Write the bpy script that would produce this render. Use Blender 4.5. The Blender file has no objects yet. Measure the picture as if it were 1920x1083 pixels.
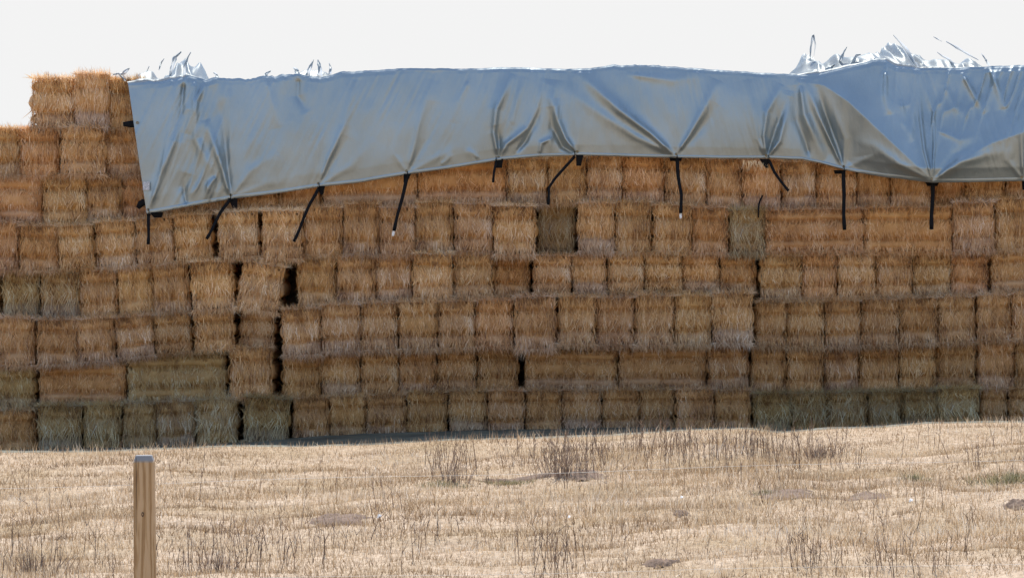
import bpy, math, random
import numpy as np
from mathutils import Vector

random.seed(7)
rng = np.random.default_rng(7)
C = bpy.context.scene.collection
R = math.radians

# ------------------------------------------------------------------ camera
SC = bpy.context.scene
F = 5700.0            # focal length in pixels of the 1920 px wide photograph
CZ = 1.54             # camera height above the foot of the stack
CD = 30.0             # distance camera - face of the stack
cam_d = bpy.data.cameras.new('camera'); cam = bpy.data.objects.new('camera', cam_d); C.objects.link(cam)
cam.location = (0, -CD, CZ); cam.rotation_euler = (R(90), 0, 0)
cam_d.sensor_width = 36; cam_d.lens = F / 1920 * 36
cam_d.clip_start = 0.1; cam_d.clip_end = 3000
SC.camera = cam

# ------------------------------------------------------------------ light
SUN_EL, SUN_AZ = 60.0, -6.0          # azimuth measured from +Y (behind the stack) towards +X
w = bpy.data.worlds.new('World'); SC.world = w; w.use_nodes = True
nt = w.node_tree; nt.nodes.clear()
out = nt.nodes.new('ShaderNodeOutputWorld'); bg = nt.nodes.new('ShaderNodeBackground')
sky = nt.nodes.new('ShaderNodeTexSky'); sky.sky_type = 'NISHITA'; sky.sun_disc = False
sky.sun_elevation = R(SUN_EL); sky.sun_rotation = R(SUN_AZ)
sky.altitude = 100; sky.air_density = 1.0; sky.dust_density = 0.35; sky.ozone_density = 0.6
tc = nt.nodes.new('ShaderNodeTexCoord'); sp = nt.nodes.new('ShaderNodeSeparateXYZ')
mr = nt.nodes.new('ShaderNodeMapRange'); mr.interpolation_type = 'SMOOTHSTEP'
mr.inputs['From Min'].default_value = math.sin(R(6)); mr.inputs['From Max'].default_value = math.sin(R(15))
mr.inputs['To Min'].default_value = 1; mr.inputs['To Max'].default_value = 0
mx = nt.nodes.new('ShaderNodeMix'); mx.data_type = 'RGBA'
HAZE = 2.66
mx.inputs[7].default_value = (HAZE, HAZE, HAZE * 1.0, 1)   # pale haze veil lying along the horizon
L = nt.links.new
L(tc.outputs['Generated'], sp.inputs[0]); L(sp.outputs['Z'], mr.inputs['Value'])
L(mr.outputs[0], mx.inputs[0]); L(sky.outputs[0], mx.inputs[6]); L(mx.outputs[2], bg.inputs['Color'])
bg.inputs['Strength'].default_value = 0.15
L(bg.outputs[0], out.inputs[0])
sd = bpy.data.lights.new('sun', 'SUN'); sd.energy = 3.05; sd.angle = R(0.53); sd.color = (1, .945, .86)
so = bpy.data.objects.new('sun', sd); C.objects.link(so)
d = Vector((math.sin(R(SUN_AZ)) * math.cos(R(SUN_EL)), math.cos(R(SUN_AZ)) * math.cos(R(SUN_EL)), math.sin(R(SUN_EL))))
so.rotation_euler = d.to_track_quat('Z', 'Y').to_euler(); so.location = (0, 10, 20)
SC.view_settings.view_transform = 'Standard'; SC.view_settings.look = 'None'
SC.view_settings.exposure = 1.17; SC.view_settings.gamma = 1; SC.view_settings.use_curve_mapping = False

# ------------------------------------------------------------------ helpers
def at(px, py, Y=0.0):
    """point on the vertical plane at depth Y that the photograph shows at pixel (px, py)"""
    k = (CD + Y) / F
    return ((px - 960) * k, Y, CZ + (541.5 - py) * k)

def hash3(ix, iy, iz, seed):
    h = (ix * 374761393 + iy * 668265263 + iz * 2147483647 + seed * 974634777) & 0xFFFFFFFF
    h = ((h ^ (h >> 13)) * 1274126177) & 0xFFFFFFFF
    h = (h ^ (h >> 16)) & 0xFFFFFFFF
    return h / 4294967295.0 * 2 - 1

def noise(x, y, z=0.0, seed=0):
    x, y, z = np.broadcast_arrays(np.asarray(x, float), np.asarray(y, float), np.asarray(z, float))
    ix, iy, iz = np.floor(x).astype(np.int64), np.floor(y).astype(np.int64), np.floor(z).astype(np.int64)
    fx, fy, fz = x - ix, y - iy, z - iz
    fx = fx * fx * (3 - 2 * fx); fy = fy * fy * (3 - 2 * fy); fz = fz * fz * (3 - 2 * fz)
    r = 0
    for a in (0, 1):
        for b in (0, 1):
            for c in (0, 1):
                wgt = (fx if a else 1 - fx) * (fy if b else 1 - fy) * (fz if c else 1 - fz)
                r = r + wgt * hash3(ix + a, iy + b, iz + c, seed)
    return r

def fbm(x, y, z=0.0, seed=0, n=3):
    r, a = 0, 1.0
    for i in range(n):
        r = r + a * noise(x * 2 ** i, y * 2 ** i, z * 2 ** i, seed + i * 17); a *= .5
    return r

def mesh_np(name, V, faces, tone=None, smooth=True, grey=None):
    """faces: list of (n, k) int arrays"""
    me = bpy.data.meshes.new(name)
    V = np.asarray(V, np.float32)
    me.vertices.add(len(V)); me.vertices.foreach_set('co', V.ravel())
    faces = [np.asarray(f) for f in faces if len(f)]
    loops = np.concatenate([f.ravel() for f in faces]).astype(np.int32)
    tot = np.concatenate([np.full(len(f), f.shape[1]) for f in faces]).astype(np.int32)
    start = np.concatenate([[0], np.cumsum(tot)[:-1]]).astype(np.int32)
    me.loops.add(len(loops)); me.loops.foreach_set('vertex_index', loops)
    me.polygons.add(len(tot)); me.polygons.foreach_set('loop_start', start); me.polygons.foreach_set('loop_total', tot)
    me.polygons.foreach_set('use_smooth', np.full(len(tot), smooth))
    if tone is not None:
        a = me.attributes.new('tone', 'FLOAT', 'POINT'); a.data.foreach_set('value', np.asarray(tone, np.float32))
    if grey is not None:
        a = me.attributes.new('grey', 'FLOAT', 'POINT'); a.data.foreach_set('value', np.asarray(grey, np.float32))
    me.update(calc_edges=True); me.validate()
    return me

def link(name, me, mat=None, parent=None):
    o = bpy.data.objects.new(name, me); C.objects.link(o)
    if mat is not None and me is not None and not me.materials: me.materials.append(mat)
    if parent is not None: o.parent = parent
    return o

def tag(o, label=None, cat=None, group=None, kind=None):
    if label: o['label'] = label
    if cat: o['category'] = cat
    if group: o['group'] = group
    if kind: o['kind'] = kind
    return o

def empty(name, loc, label, cat, group=None):
    o = bpy.data.objects.new(name, None); C.objects.link(o); o.location = loc
    return tag(o, label, cat, group)

def grid_faces(nr, nc, off=0):
    i = np.arange(nr - 1)[:, None] * nc + np.arange(nc - 1)[None, :]
    i = i.ravel() + off
    return np.stack([i, i + 1, i + nc + 1, i + nc], 1)

def blades(root, direc, side, length, width, bend, tone, segs=2):
    """ribbons: root (n,3), unit direction, unit side, bend vector (n,3). returns V, quads, tris, tone"""
    n = len(root); P = []
    ts = np.linspace(0, 1, segs + 1)
    for k, t in enumerate(ts):
        c = root + direc * (length * t)[:, None] + bend * (length * t * t)[:, None]
        wd = (width * (1 - .75 * t))[:, None] * .5
        if k < segs: P += [c - side * wd, c + side * wd]
        else: P += [c]
    V = np.stack(P, 1).reshape(-1, 3)
    m = 2 * segs + 1; b = np.arange(n) * m
    q = [np.stack([b + 2 * k, b + 2 * k + 1, b + 2 * k + 3, b + 2 * k + 2], 1) for k in range(segs - 1)]
    t = np.stack([b + 2 * segs - 2, b + 2 * segs - 1, b + 2 * segs], 1)
    q = np.concatenate(q) if q else np.zeros((0, 4), int)
    return V, q, t, np.repeat(tone, m)

def norm(v): return v / np.maximum(np.linalg.norm(v, axis=1, keepdims=True), 1e-9)

def tube(pts, r, n=8, caps=True, flat=1.0):
    """tube of round (or flattened) section along a polyline; r may be a list"""
    pts = [Vector(p) for p in pts]; V = []; Fq = []
    rs = r if isinstance(r, (list, tuple)) else [r] * len(pts)
    for i, p in enumerate(pts):
        a = pts[max(i - 1, 0)]; b = pts[min(i + 1, len(pts) - 1)]
        t = (b - a).normalized(); up = Vector((0, 1, 0)) if abs(t.y) < .9 else Vector((1, 0, 0))
        s = t.cross(up).normalized(); u = s.cross(t).normalized()
        for k in range(n):
            an = 2 * math.pi * k / n
            V.append(p + s * (math.cos(an) * rs[i]) + u * (math.sin(an) * rs[i] * flat))
    for i in range(len(pts) - 1):
        for k in range(n):
            Fq.append((i * n + k, i * n + (k + 1) % n, (i + 1) * n + (k + 1) % n, (i + 1) * n + k))
    V = [tuple(v) for v in V]; Ft = []
    if caps:
        for base, ring in ((0, 0), (1, len(pts) - 1)):
            c = len(V); V.append(tuple(pts[ring]))
            for k in range(n): Ft.append((c, ring * n + k, ring * n + (k + 1) % n))
    return np.array(V), np.array(Fq), np.array(Ft) if Ft else np.zeros((0, 3), int)

def tube_mesh(name, pts, r, n=8, flat=1.0):
    V, q, t = tube(pts, r, n, True, flat); return mesh_np(name, V, [q, t])

# ------------------------------------------------------------------ materials
def mat(name):
    m = bpy.data.materials.new(name); m.use_nodes = True
    for n in list(m.node_tree.nodes): m.node_tree.nodes.remove(n)
    return m, m.node_tree.nodes, m.node_tree.links.new

def ramp(N, stops):
    r = N.new('ShaderNodeValToRGB'); e = r.color_ramp.elements
    while len(e) < len(stops): e.new(.5)
    for k, (p, c) in enumerate(stops): e[k].position = p; e[k].color = (*c, 1)
    return r

def straw_mat(name, stops, trans=.25, objcol=True, gain=1.0, patch=None):
    m, N, K = mat(name)
    o = N.new('ShaderNodeOutputMaterial'); at_ = N.new('ShaderNodeAttribute'); at_.attribute_name = 'tone'
    g = N.new('ShaderNodeNewGeometry')
    ns = N.new('ShaderNodeTexNoise'); ns.inputs['Scale'].default_value = 5; ns.inputs['Detail'].default_value = 4
    mp = N.new('ShaderNodeVectorMath'); mp.operation = 'MULTIPLY'; mp.inputs[1].default_value = (1, 1, .6)
    K(g.outputs['Position'], mp.inputs[0]); K(mp.outputs[0], ns.inputs['Vector'])
    a = N.new('ShaderNodeMath'); a.operation = 'MULTIPLY_ADD'; a.inputs[1].default_value = .75; a.inputs[2].default_value = -.375
    K(ns.outputs['Fac'], a.inputs[0])
    b = N.new('ShaderNodeMath'); b.operation = 'ADD'; K(a.outputs[0], b.inputs[0]); K(at_.outputs['Fac'], b.inputs[1])
    r = ramp(N, stops); K(b.outputs[0], r.inputs[0]); col = r.outputs[0]
    if objcol:
        ga = N.new('ShaderNodeAttribute'); ga.attribute_name = 'grey'
        bw = N.new('ShaderNodeHueSaturation'); bw.inputs['Saturation'].default_value = .68; bw.inputs['Value'].default_value = .88
        K(col, bw.inputs['Color']); tn_ = N.new('ShaderNodeMix'); tn_.data_type = 'RGBA'
        gc = N.new('ShaderNodeClamp'); K(ga.outputs['Fac'], gc.inputs[0])
        K(gc.outputs[0], tn_.inputs[0]); K(col, tn_.inputs[6]); K(bw.outputs[0], tn_.inputs[7]); col = tn_.outputs[2]
        oi = N.new('ShaderNodeObjectInfo'); mm = N.new('ShaderNodeMix'); mm.data_type = 'RGBA'; mm.blend_type = 'MULTIPLY'
        mm.inputs[0].default_value = 1; K(col, mm.inputs[6]); K(oi.outputs['Color'], mm.inputs[7]); col = mm.outputs[2]
    if patch:
        n2 = N.new('ShaderNodeTexNoise'); n2.inputs['Scale'].default_value = .8; n2.inputs['Detail'].default_value = 5
        m2 = N.new('ShaderNodeVectorMath'); m2.operation = 'MULTIPLY'; m2.inputs[1].default_value = (.6, 2.2, 1)
        K(g.outputs['Position'], m2.inputs[0]); K(m2.outputs[0], n2.inputs['Vector'])
        r2 = ramp(N, patch); K(n2.outputs['Fac'], r2.inputs[0])
        mm = N.new('ShaderNodeMix'); mm.data_type = 'RGBA'; mm.blend_type = 'MULTIPLY'; mm.inputs[0].default_value = 1
        K(col, mm.inputs[6]); K(r2.outputs[0], mm.inputs[7]); col = mm.outputs[2]
    p = N.new('ShaderNodeBsdfPrincipled'); p.inputs['Roughness'].default_value = .62
    p.inputs['Specular IOR Level'].default_value = .25; K(col, p.inputs['Base Color'])
    t = N.new('ShaderNodeBsdfTranslucent'); K(col, t.inputs['Color'])
    ms = N.new('ShaderNodeMixShader'); ms.inputs[0].default_value = trans
    K(p.outputs[0], ms.inputs[1]); K(t.outputs[0], ms.inputs[2]); K(ms.outputs[0], o.inputs[0])
    return m

M_STRAW = straw_mat('straw', [(0, (.22, .10, .034)), (.25, (.54, .29, .10)), (.5, (.72, .435, .175)),
                              (.75, (.84, .61, .33)), (1, (.92, .77, .54))], trans=.22)
M_FIELD = straw_mat('dry_grass', [(0, (.10, .065, .04)), (.22, (.30, .21, .13)), (.5, (.53, .395, .255)),
                                  (.8, (.72, .59, .425)), (1, (.90, .82, .69))], trans=.3, objcol=False,
                    patch=[(.34, (.52, .44, .35)), (.44, (.76, .68, .56)), (.54, (.93, .87, .77)), (.64, (1.0, .99, .98))])
M_STEM = straw_mat('weed_stem', [(0, (.09, .06, .045)), (.5, (.22, .15, .105)), (1, (.42, .30, .21))], trans=.1, objcol=False)
M_GREEN = straw_mat('green_grass', [(0, (.07, .07, .03)), (.4, (.22, .20, .09)), (.7, (.45, .38, .22)), (1, (.62, .52, .36))], trans=.3, objcol=False)

def simple(name, col, rough=.6, metal=0, bump=0, scale=40, var=.25, stretch=(1, 1, 1), spec=.4):
    m, N, K = mat(name)
    o = N.new('ShaderNodeOutputMaterial'); p = N.new('ShaderNodeBsdfPrincipled')
    tcn = N.new('ShaderNodeTexCoord'); mp = N.new('ShaderNodeMapping'); mp.inputs['Scale'].default_value = stretch
    K(tcn.outputs['Object'], mp.inputs[0])
    ns = N.new('ShaderNodeTexNoise'); ns.inputs['Scale'].default_value = scale; ns.inputs['Detail'].default_value = 5
    K(mp.outputs[0], ns.inputs['Vector'])
    c0 = tuple(x * (1 - var) for x in col); c1 = tuple(min(x * (1 + var), 1) for x in col)
    r = ramp(N, [(.3, c0), (.7, c1)]); K(ns.outputs['Fac'], r.inputs[0]); K(r.outputs[0], p.inputs['Base Color'])
    p.inputs['Roughness'].default_value = rough; p.inputs['Metallic'].default_value = metal
    p.inputs['Specular IOR Level'].default_value = spec
    if bump:
        b = N.new('ShaderNodeBump'); b.inputs['Strength'].default_value = bump; b.inputs['Distance'].default_value = .01
        K(ns.outputs['Fac'], b.inputs['Height']); K(b.outputs[0], p.inputs['Normal'])
    K(p.outputs[0], o.inputs[0]); return m

M_BLACK = simple('black_rubber', (.006, .006, .007), .7, scale=60, spec=.12)
M_WHITE = simple('white_plastic', (.75, .75, .73), .5)
M_BRASS = simple('brass', (.28, .20, .09), .45, metal=.8)
M_TWINE = simple('twine', (.52, .36, .17), .8, scale=80)
M_WIRE = simple('fence_wire_poly', (.52, .47, .40), .45, scale=30)
M_SCRAP = simple('paper_scrap', (.55, .54, .52), .8)

def tarp_mat(name='silver_tarp', thin=0.0):
    m, N, K = mat(name)
    o = N.new('ShaderNodeOutputMaterial'); p = N.new('ShaderNodeBsdfPrincipled')
    tcn = N.new('ShaderNodeTexCoord')
    n1 = N.new('ShaderNodeTexNoise'); n1.inputs['Scale'].default_value = 2.2; n1.inputs['Detail'].default_value = 6
    K(tcn.outputs['Object'], n1.inputs['Vector'])
    r = ramp(N, [(.3, (.295, .335, .335)), (.7, (.35, .39, .385))]); K(n1.outputs['Fac'], r.inputs[0])
    K(r.outputs[0], p.inputs['Base Color'])
    rr = N.new('ShaderNodeMapRange'); rr.inputs['To Min'].default_value = .43; rr.inputs['To Max'].default_value = .52
    K(n1.outputs['Fac'], rr.inputs['Value']); K(rr.outputs[0], p.inputs['Roughness'])
    p.inputs['Metallic'].default_value = .80 - thin
    # crinkles and the woven grid of the sheet
    mp = N.new('ShaderNodeMapping'); mp.inputs['Scale'].default_value = (14, 14, 5); mp.inputs['Rotation'].default_value = (0, .25, 0)
    K(tcn.outputs['Object'], mp.inputs[0])
    n2 = N.new('ShaderNodeTexNoise'); n2.inputs['Scale'].default_value = 1; n2.inputs['Detail'].default_value = 5
    n2.inputs['Roughness'].default_value = .55; K(mp.outputs[0], n2.inputs['Vector'])
    b = N.new('ShaderNodeBump'); b.inputs['Strength'].default_value = .35; b.inputs['Distance'].default_value = .02
    K(n2.outputs['Fac'], b.inputs['Height']); K(b.outputs[0], p.inputs['Normal'])
    if thin:
        t = N.new('ShaderNodeBsdfTranslucent'); t.inputs['Color'].default_value = (.62, .65, .68, 1)
        ms = N.new('ShaderNodeMixShader'); ms.inputs[0].default_value = thin
        K(p.outputs[0], ms.inputs[1]); K(t.outputs[0], ms.inputs[2]); K(ms.outputs[0], o.inputs[0]); return m
    K(p.outputs[0], o.inputs[0]); return m
M_TARP = tarp_mat()
M_THIN = tarp_mat('worn_thin_tarp', .5)

def ground_mat():
    m, N, K = mat('field_ground')
    o = N.new('ShaderNodeOutputMaterial'); p = N.new('ShaderNodeBsdfPrincipled')
    g = N.new('ShaderNodeNewGeometry')
    n1 = N.new('ShaderNodeTexNoise'); n1.inputs['Scale'].default_value = 18; n1.inputs['Detail'].default_value = 8; n1.inputs['Roughness'].default_value = .7
    n2 = N.new('ShaderNodeTexNoise'); n2.inputs['Scale'].default_value = .8; n2.inputs['Detail'].default_value = 4
    K(g.outputs['Position'], n1.inputs['Vector']); K(g.outputs['Position'], n2.inputs['Vector'])
    r1 = ramp(N, [(.25, (.22, .15, .10)), (.5, (.43, .32, .215)), (.75, (.62, .50, .37))]); K(n1.outputs['Fac'], r1.inputs[0])
    r2 = ramp(N, [(.3, (.75, .72, .62)), (.55, (1, 1, 1))]); K(n2.outputs['Fac'], r2.inputs[0])
    mm = N.new('ShaderNodeMix'); mm.data_type = 'RGBA'; mm.blend_type = 'MULTIPLY'; mm.inputs[0].default_value = 1
    K(r1.outputs[0], mm.inputs[6]); K(r2.outputs[0], mm.inputs[7]); K(mm.outputs[2], p.inputs['Base Color'])
    p.inputs['Roughness'].default_value = .95; p.inputs['Specular IOR Level'].default_value = .1
    b = N.new('ShaderNodeBump'); b.inputs['Strength'].default_value = .8; b.inputs['Distance'].default_value = .03
    K(n1.outputs['Fac'], b.inputs['Height']); K(b.outputs[0], p.inputs['Normal'])
    K(p.outputs[0], o.inputs[0]); return m
M_GROUND = ground_mat()
M_SOIL = simple('soil', (.16, .105, .07), .95, bump=.6, scale=25)

def wood_mat():
    m, N, K = mat('weathered_wood')
    o = N.new('ShaderNodeOutputMaterial'); p = N.new('ShaderNodeBsdfPrincipled')
    tcn = N.new('ShaderNodeTexCoord'); mp = N.new('ShaderNodeMapping'); mp.inputs['Scale'].default_value = (1, 1, .09)
    K(tcn.outputs['Object'], mp.inputs[0])
    wv = N.new('ShaderNodeTexWave'); wv.bands_direction = 'X'; wv.inputs['Scale'].default_value = 9
    wv.inputs['Distortion'].default_value = 7; wv.inputs['Detail'].default_value = 4; wv.inputs['Detail Scale'].default_value = 3.5
    K(mp.outputs[0], wv.inputs['Vector'])
    ns = N.new('ShaderNodeTexNoise'); ns.inputs['Scale'].default_value = 160; ns.inputs['Detail'].default_value = 4
    K(mp.outputs[0], ns.inputs['Vector'])
    ad = N.new('ShaderNodeMath'); ad.operation = 'MULTIPLY_ADD'; ad.inputs[1].default_value = .45
    K(ns.outputs['Fac'], ad.inputs[0]); K(wv.outputs['Fac'], ad.inputs[2])
    r = ramp(N, [(.15, (.27, .155, .07)), (.6, (.40, .25, .12)), (1.0, (.47, .31, .17))]); K(ad.outputs[0], r.inputs[0])
    # bleached top end
    sx = N.new('ShaderNodeSeparateXYZ'); K(tcn.outputs['Object'], sx.inputs[0])
    mr_ = N.new('ShaderNodeMapRange'); mr_.inputs['From Min'].default_value = POST_H - .035; mr_.inputs['From Max'].default_value = POST_H - .02
    K(sx.outputs['Z'], mr_.inputs['Value'])
    mm = N.new('ShaderNodeMix'); mm.data_type = 'RGBA'; K(mr_.outputs[0], mm.inputs[0]); K(r.outputs[0], mm.inputs[6])
    mm.inputs[7].default_value = (.24, .23, .22, 1); p.inputs['Specular IOR Level'].default_value = .1; K(mm.outputs[2], p.inputs['Base Color'])
    p.inputs['Roughness'].default_value = .8
    b = N.new('ShaderNodeBump'); b.inputs['Strength'].default_value = .5; b.inputs['Distance'].default_value = .004
    K(ad.outputs[0], b.inputs['Height']); K(b.outputs[0], p.inputs['Normal'])
    K(p.outputs[0], o.inputs[0]); return m
POST_H = 1.15
M_WOOD = wood_mat()

# ------------------------------------------------------------------ ground
YE = 2.2                                                  # the low crest in front of the stack
CREST = ([-400, 0, 200, 440, 560, 700, 830, 1000, 1150, 1290, 1400, 1460, 1560, 1650, 1740, 1920, 2400],
         [852, 845, 843, 833, 834, 830, 822, 818, 813, 803, 800, 808, 800, 798, 790, 788, 782])
FOOT = ([-400, 0, 440, 500, 560, 700, 900, 1000, 1200, 1400, 1500, 1700, 1920, 2400],
        [852, 848, 832, 828, 822, 814, 808, 807, 803, 804, 810, 800, 795, 790])
def foot_z(X):
    px = X * F / CD + 960
    return CZ + (541.5 - np.interp(px, *FOOT)) * CD / F
def ground_z(X, Y):
    X = np.asarray(X, float); Y = np.asarray(Y, float)
    dc = CD - YE
    zc = CZ + (541.5 - np.interp(X * F / dc + 960, *CREST)) * dc / F - .02
    zw = foot_z(X)
    t = np.clip(-Y / YE, 0, 1); t2 = t * t * (3 - 2 * t)
    zin = zw * (1 - t2) + zc * t2
    s = np.maximum(-YE - Y, 0)
    drop = .95 * (1 - np.exp(-s / 20.0))
    und = fbm(X * .35 + 3, Y * .5, 0, 5) * .05 + fbm(X * 1.7, Y * 2.5, 0, 9) * .030
    k = np.clip(s / 1.5, 0, 1)
    far = np.clip((np.abs(X) - 14) / 40, 0, 1)
    z = zin - drop + und * k
    return z * (1 - far) + (-.2) * far

def axis(lo, hi, step, far):
    a = list(np.arange(lo, hi + 1e-6, step)); s = step
    while a[-1] < far: s *= 1.35; a.append(a[-1] + s)
    s = step
    while a[0] > -far: s *= 1.35; a.insert(0, a[0] - s)
    return np.array(a)
gx = axis(-9, 9, .08, 900); gy = axis(-14, 1.2, .08, 900)
GX, GY = np.meshgrid(gx, gy)
me = mesh_np('ground', np.stack([GX, GY, ground_z(GX, GY)], -1).reshape(-1, 3), [grid_faces(len(gy), len(gx))])
tag(link('ground', me, M_GROUND), kind='structure')

# ------------------------------------------------------------------ bales
BW, BH, BL = .395, .457, .92
STR = (.30, .70)                                           # heights of the two twine lines

def bale_surface(w, dpt, h, seed):
    """rounded, pinched, lumpy bale; origin at the middle of the front foot edge, body towards +Y"""
    V = []; Fq = []; off = 0
    def shape(u, v, q):                                    # points of the cube [-1,1]^3
        P = np.stack([u, v, q], -1).reshape(-1, 3)
        S = np.array([w / 2, dpt / 2, h / 2]); X = P * S
        rad = .075; inner = S - rad; c = np.clip(X, -inner, inner); dlt = X - c
        ln = np.linalg.norm(dlt, axis=1, keepdims=True); nn = np.where(ln > 1e-9, dlt / np.maximum(ln, 1e-9), 0)
        X = c + nn * np.minimum(ln, rad)
        return X, nn
    def pinch(X):
        zz = X[:, 2] / h + .5
        pin = sum(np.exp(-((zz - s) / .045) ** 2) for s in STR)
        edge = np.exp(-(zz / .08) ** 2) + np.exp(-((1 - zz) / .08) ** 2)
        return pin * .050 + edge * .042 - .018 * np.cos(np.clip((zz - .5) / .2, -1, 1) * math.pi / 2)
    ns = max(2, int(w / .02)); nd = max(2, int(dpt / .05)); nh = max(2, int(h / .018))
    for ax, sg, na, nb in ((1, -1, ns, nh), (1, 1, 6, 6), (0, -1, nd, nh), (0, 1, nd, nh), (2, -1, ns, nd), (2, 1, ns, nd)):
        a, b = np.meshgrid(np.linspace(-1, 1, na + 1), np.linspace(-1, 1, nb + 1))
        s = np.full_like(a, sg)
        X, nn = shape(*((a, s, b) if ax == 1 else (s, a, b) if ax == 0 else (a, b, s)))
        n_out = np.zeros_like(X); n_out[:, ax] = sg
        n_out = norm(n_out + nn)
        dd = fbm(X[:, 0] * 9, X[:, 1] * 9, X[:, 2] * 9, seed, 3) * .016 + noise(X[:, 0] * 70, X[:, 1] * 70, X[:, 2] * 18, seed + 5) * .006
        if ax == 1 and sg < 0: dd = dd - (.026 * np.abs(2 * X[:, 0] / w) ** 4 if w < .6 else 0)
        X = X + n_out * (dd - (pinch(X) if ax != 2 else 0))[:, None]
        fl = grid_faces(nb + 1, na + 1, off)
        V.append(X); Fq.append(fl); off += len(X)
    V = np.concatenate(V); V[:, 1] += dpt / 2; V[:, 2] += h / 2
    return V, np.concatenate(Fq)

def bale_mesh(name, w, dpt, h, seed, shag=1.0, toptone=.74):
    r = np.random.default_rng(seed)
    V, q = bale_surface(w, dpt, h, seed)
    zz = V[:, 2] / h
    tone = .30 + .10 * noise(V[:, 0] * 60, V[:, 1] * 60, V[:, 2] * 10, seed) + .05 * noise(V[:, 0] * 9, 3, V[:, 2] * 9, seed)
    gr_ = np.random.default_rng(seed + 999); gseed, g2, bandcut = gr_.uniform(.15, 1.1), gr_.uniform(0, 1), gr_.uniform(.25, .34)
    tseed = gr_.normal(0, .06, 3)
    def greyf(x, z01):                                     # weathered ends: dusty lower band, bleached top lip, warm between
        wob = .06 * noise(x * 9, seed, 0, 2)
        return (.95 * np.clip((bandcut + wob - z01) / .06, 0, 1) * gseed + .5 * np.clip((z01 + wob - .93) / .05, 0, 1)
                + .5 * g2 * np.exp(-((z01 - .52 + wob) / .10) ** 2))
    Vs, Qs, Ts, To = [V], [q], [], [tone]; off = len(V)
    Gr = [greyf(V[:, 0], zz)]
    def add(root, dr, side, ln, wd, bend, tn):
        nonlocal off
        v, qq, t, to = blades(root, dr, side, ln, wd, bend, tn)
        Vs.append(v); Qs.append(qq + off); Ts.append(t + off); To.append(to); off += len(v)
        Gr.append(np.repeat(np.clip(greyf(root[:, 0], np.clip(root[:, 2] / h, 0, 1)) + r.normal(0, .22, len(root)), 0, 1), 5))
    # straw on the front face
    n = int(9500 * w * h * 1.0 * (1.15 if w > .6 else 1))
    x = r.uniform(-w / 2, w / 2, n); z01 = r.uniform(0.01, .99, n)
    pin = sum(np.exp(-((z01 - s) / .05) ** 2) for s in STR)
    keep = r.random(n) > pin * .65; x, z01, pin = x[keep], z01[keep], pin[keep]; n = len(x)
    ed = np.maximum(np.abs(x) - (w / 2 - .055), 0) / .055
    ez = np.maximum(np.abs(z01 - .5) * 2 - .9, 0) / .1
    pil = .026 * np.abs(2 * x / w) ** 4 if w < .6 else .012 * np.abs(np.sin(x * 9)) ** .5
    yy = -.004 + pil - .018 * np.cos(np.clip((z01 - .5) / .2, -1, 1) * math.pi / 2) + .050 * pin + .042 * (np.exp(-(z01 / .08) ** 2) + np.exp(-((1 - z01) / .08) ** 2)) + .035 * ed ** 2 + .02 * ez ** 2 - fbm(x * 9, 0 * x - dpt / 2 * 9, (z01 * h - h / 2) * 9, seed, 3) * .016 + r.uniform(-.004, .010, n)
    root = np.stack([x, yy, z01 * h], 1)
    # each strand leans away from the nearest twine line, lying near the face; loose ones stick out
    band = np.digitize(z01, STR)
    up = np.where(band == 0, -1.0, np.where(band == 2, 1.0, np.where(r.random(n) > .5, 1.0, -1.0)))
    up = np.where(r.random(n) < .25, -up, up)
    flow = noise(x * 14, z01 * 4, 0, seed + 3) * .5
    loose = r.random(n) < (.05 if shag < 2 else .28)
    dr = norm(np.stack([flow + r.normal(0, .16, n) + loose * r.normal(0, .35, n), -np.abs(r.normal(.06, .14, n)) - loose * .35, up], 1))
    side = norm(np.cross(dr, np.stack([r.normal(0, .35, n), -np.ones(n), r.normal(0, .2, n)], 1)))
    ln = r.uniform(.03, .09, n) * (1 - .3 * pin); ln[loose] *= (1.6 if shag < 2 else 2.1)
    wd = r.uniform(.0028, .0075, n)
    bend = np.stack([r.normal(0, .12, n), r.normal(-.03, .12, n), -np.abs(r.normal(0, .06, n))], 1)
    tn = .40 + .16 * noise(x * 26, z01 * 2.5, 0, seed + 8) + .12 * noise(x * 7, z01 * 5, 0, seed + 11) + r.normal(0, .17, n)
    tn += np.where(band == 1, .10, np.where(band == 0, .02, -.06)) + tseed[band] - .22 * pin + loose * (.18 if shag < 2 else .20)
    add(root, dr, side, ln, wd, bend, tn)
    # shaggy fringe along the front edges of top, bottom and sides
    m = int(560 * (w + .2) * shag)
    for edge in ('top', 'bottom', 'left', 'right'):
        k = int(m * ((2.4 if toptone > .9 else 1.5) if edge == 'top' else 1.5)) if edge in ('top', 'bottom') else int(70 * shag)
        yv = r.uniform(0, .12, k) ** 1.0
        if edge in ('top', 'bottom'):
            x = r.uniform(-w / 2, w / 2, k); s = 1 if edge == 'top' else -1
            z = (h - .010 if s > 0 else .010) + 0 * x
            dr = norm(np.stack([r.normal(0, .3, k) + x / w * .6, -np.abs(r.normal(.75, .4, k)), s * np.abs(r.normal(.35, .35, k))], 1))
            tn0 = toptone if s > 0 else .52
        else:
            s = 1 if edge == 'right' else -1; z = r.uniform(.03, h - .03, k); x = np.full(k, s * (w / 2 - .018))
            dr = norm(np.stack([s * np.abs(r.normal(.05, .08, k)), -np.abs(r.normal(.6, .4, k)), r.normal(0, .8, k)], 1)); tn0 = .40
        root = np.stack([x, yv + .01, z], 1)
        side = norm(np.cross(dr, np.stack([r.normal(0, .4, k), -np.ones(k), r.normal(0, .4, k)], 1)))
        add(root, dr, side, r.uniform(.03, .095, k), r.uniform(.0025, .006, k),
            np.stack([r.normal(0, .2, k), 0 * x, -np.abs(r.normal(.1, .25, k))], 1), tn0 + r.normal(0, .16, k))
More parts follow.
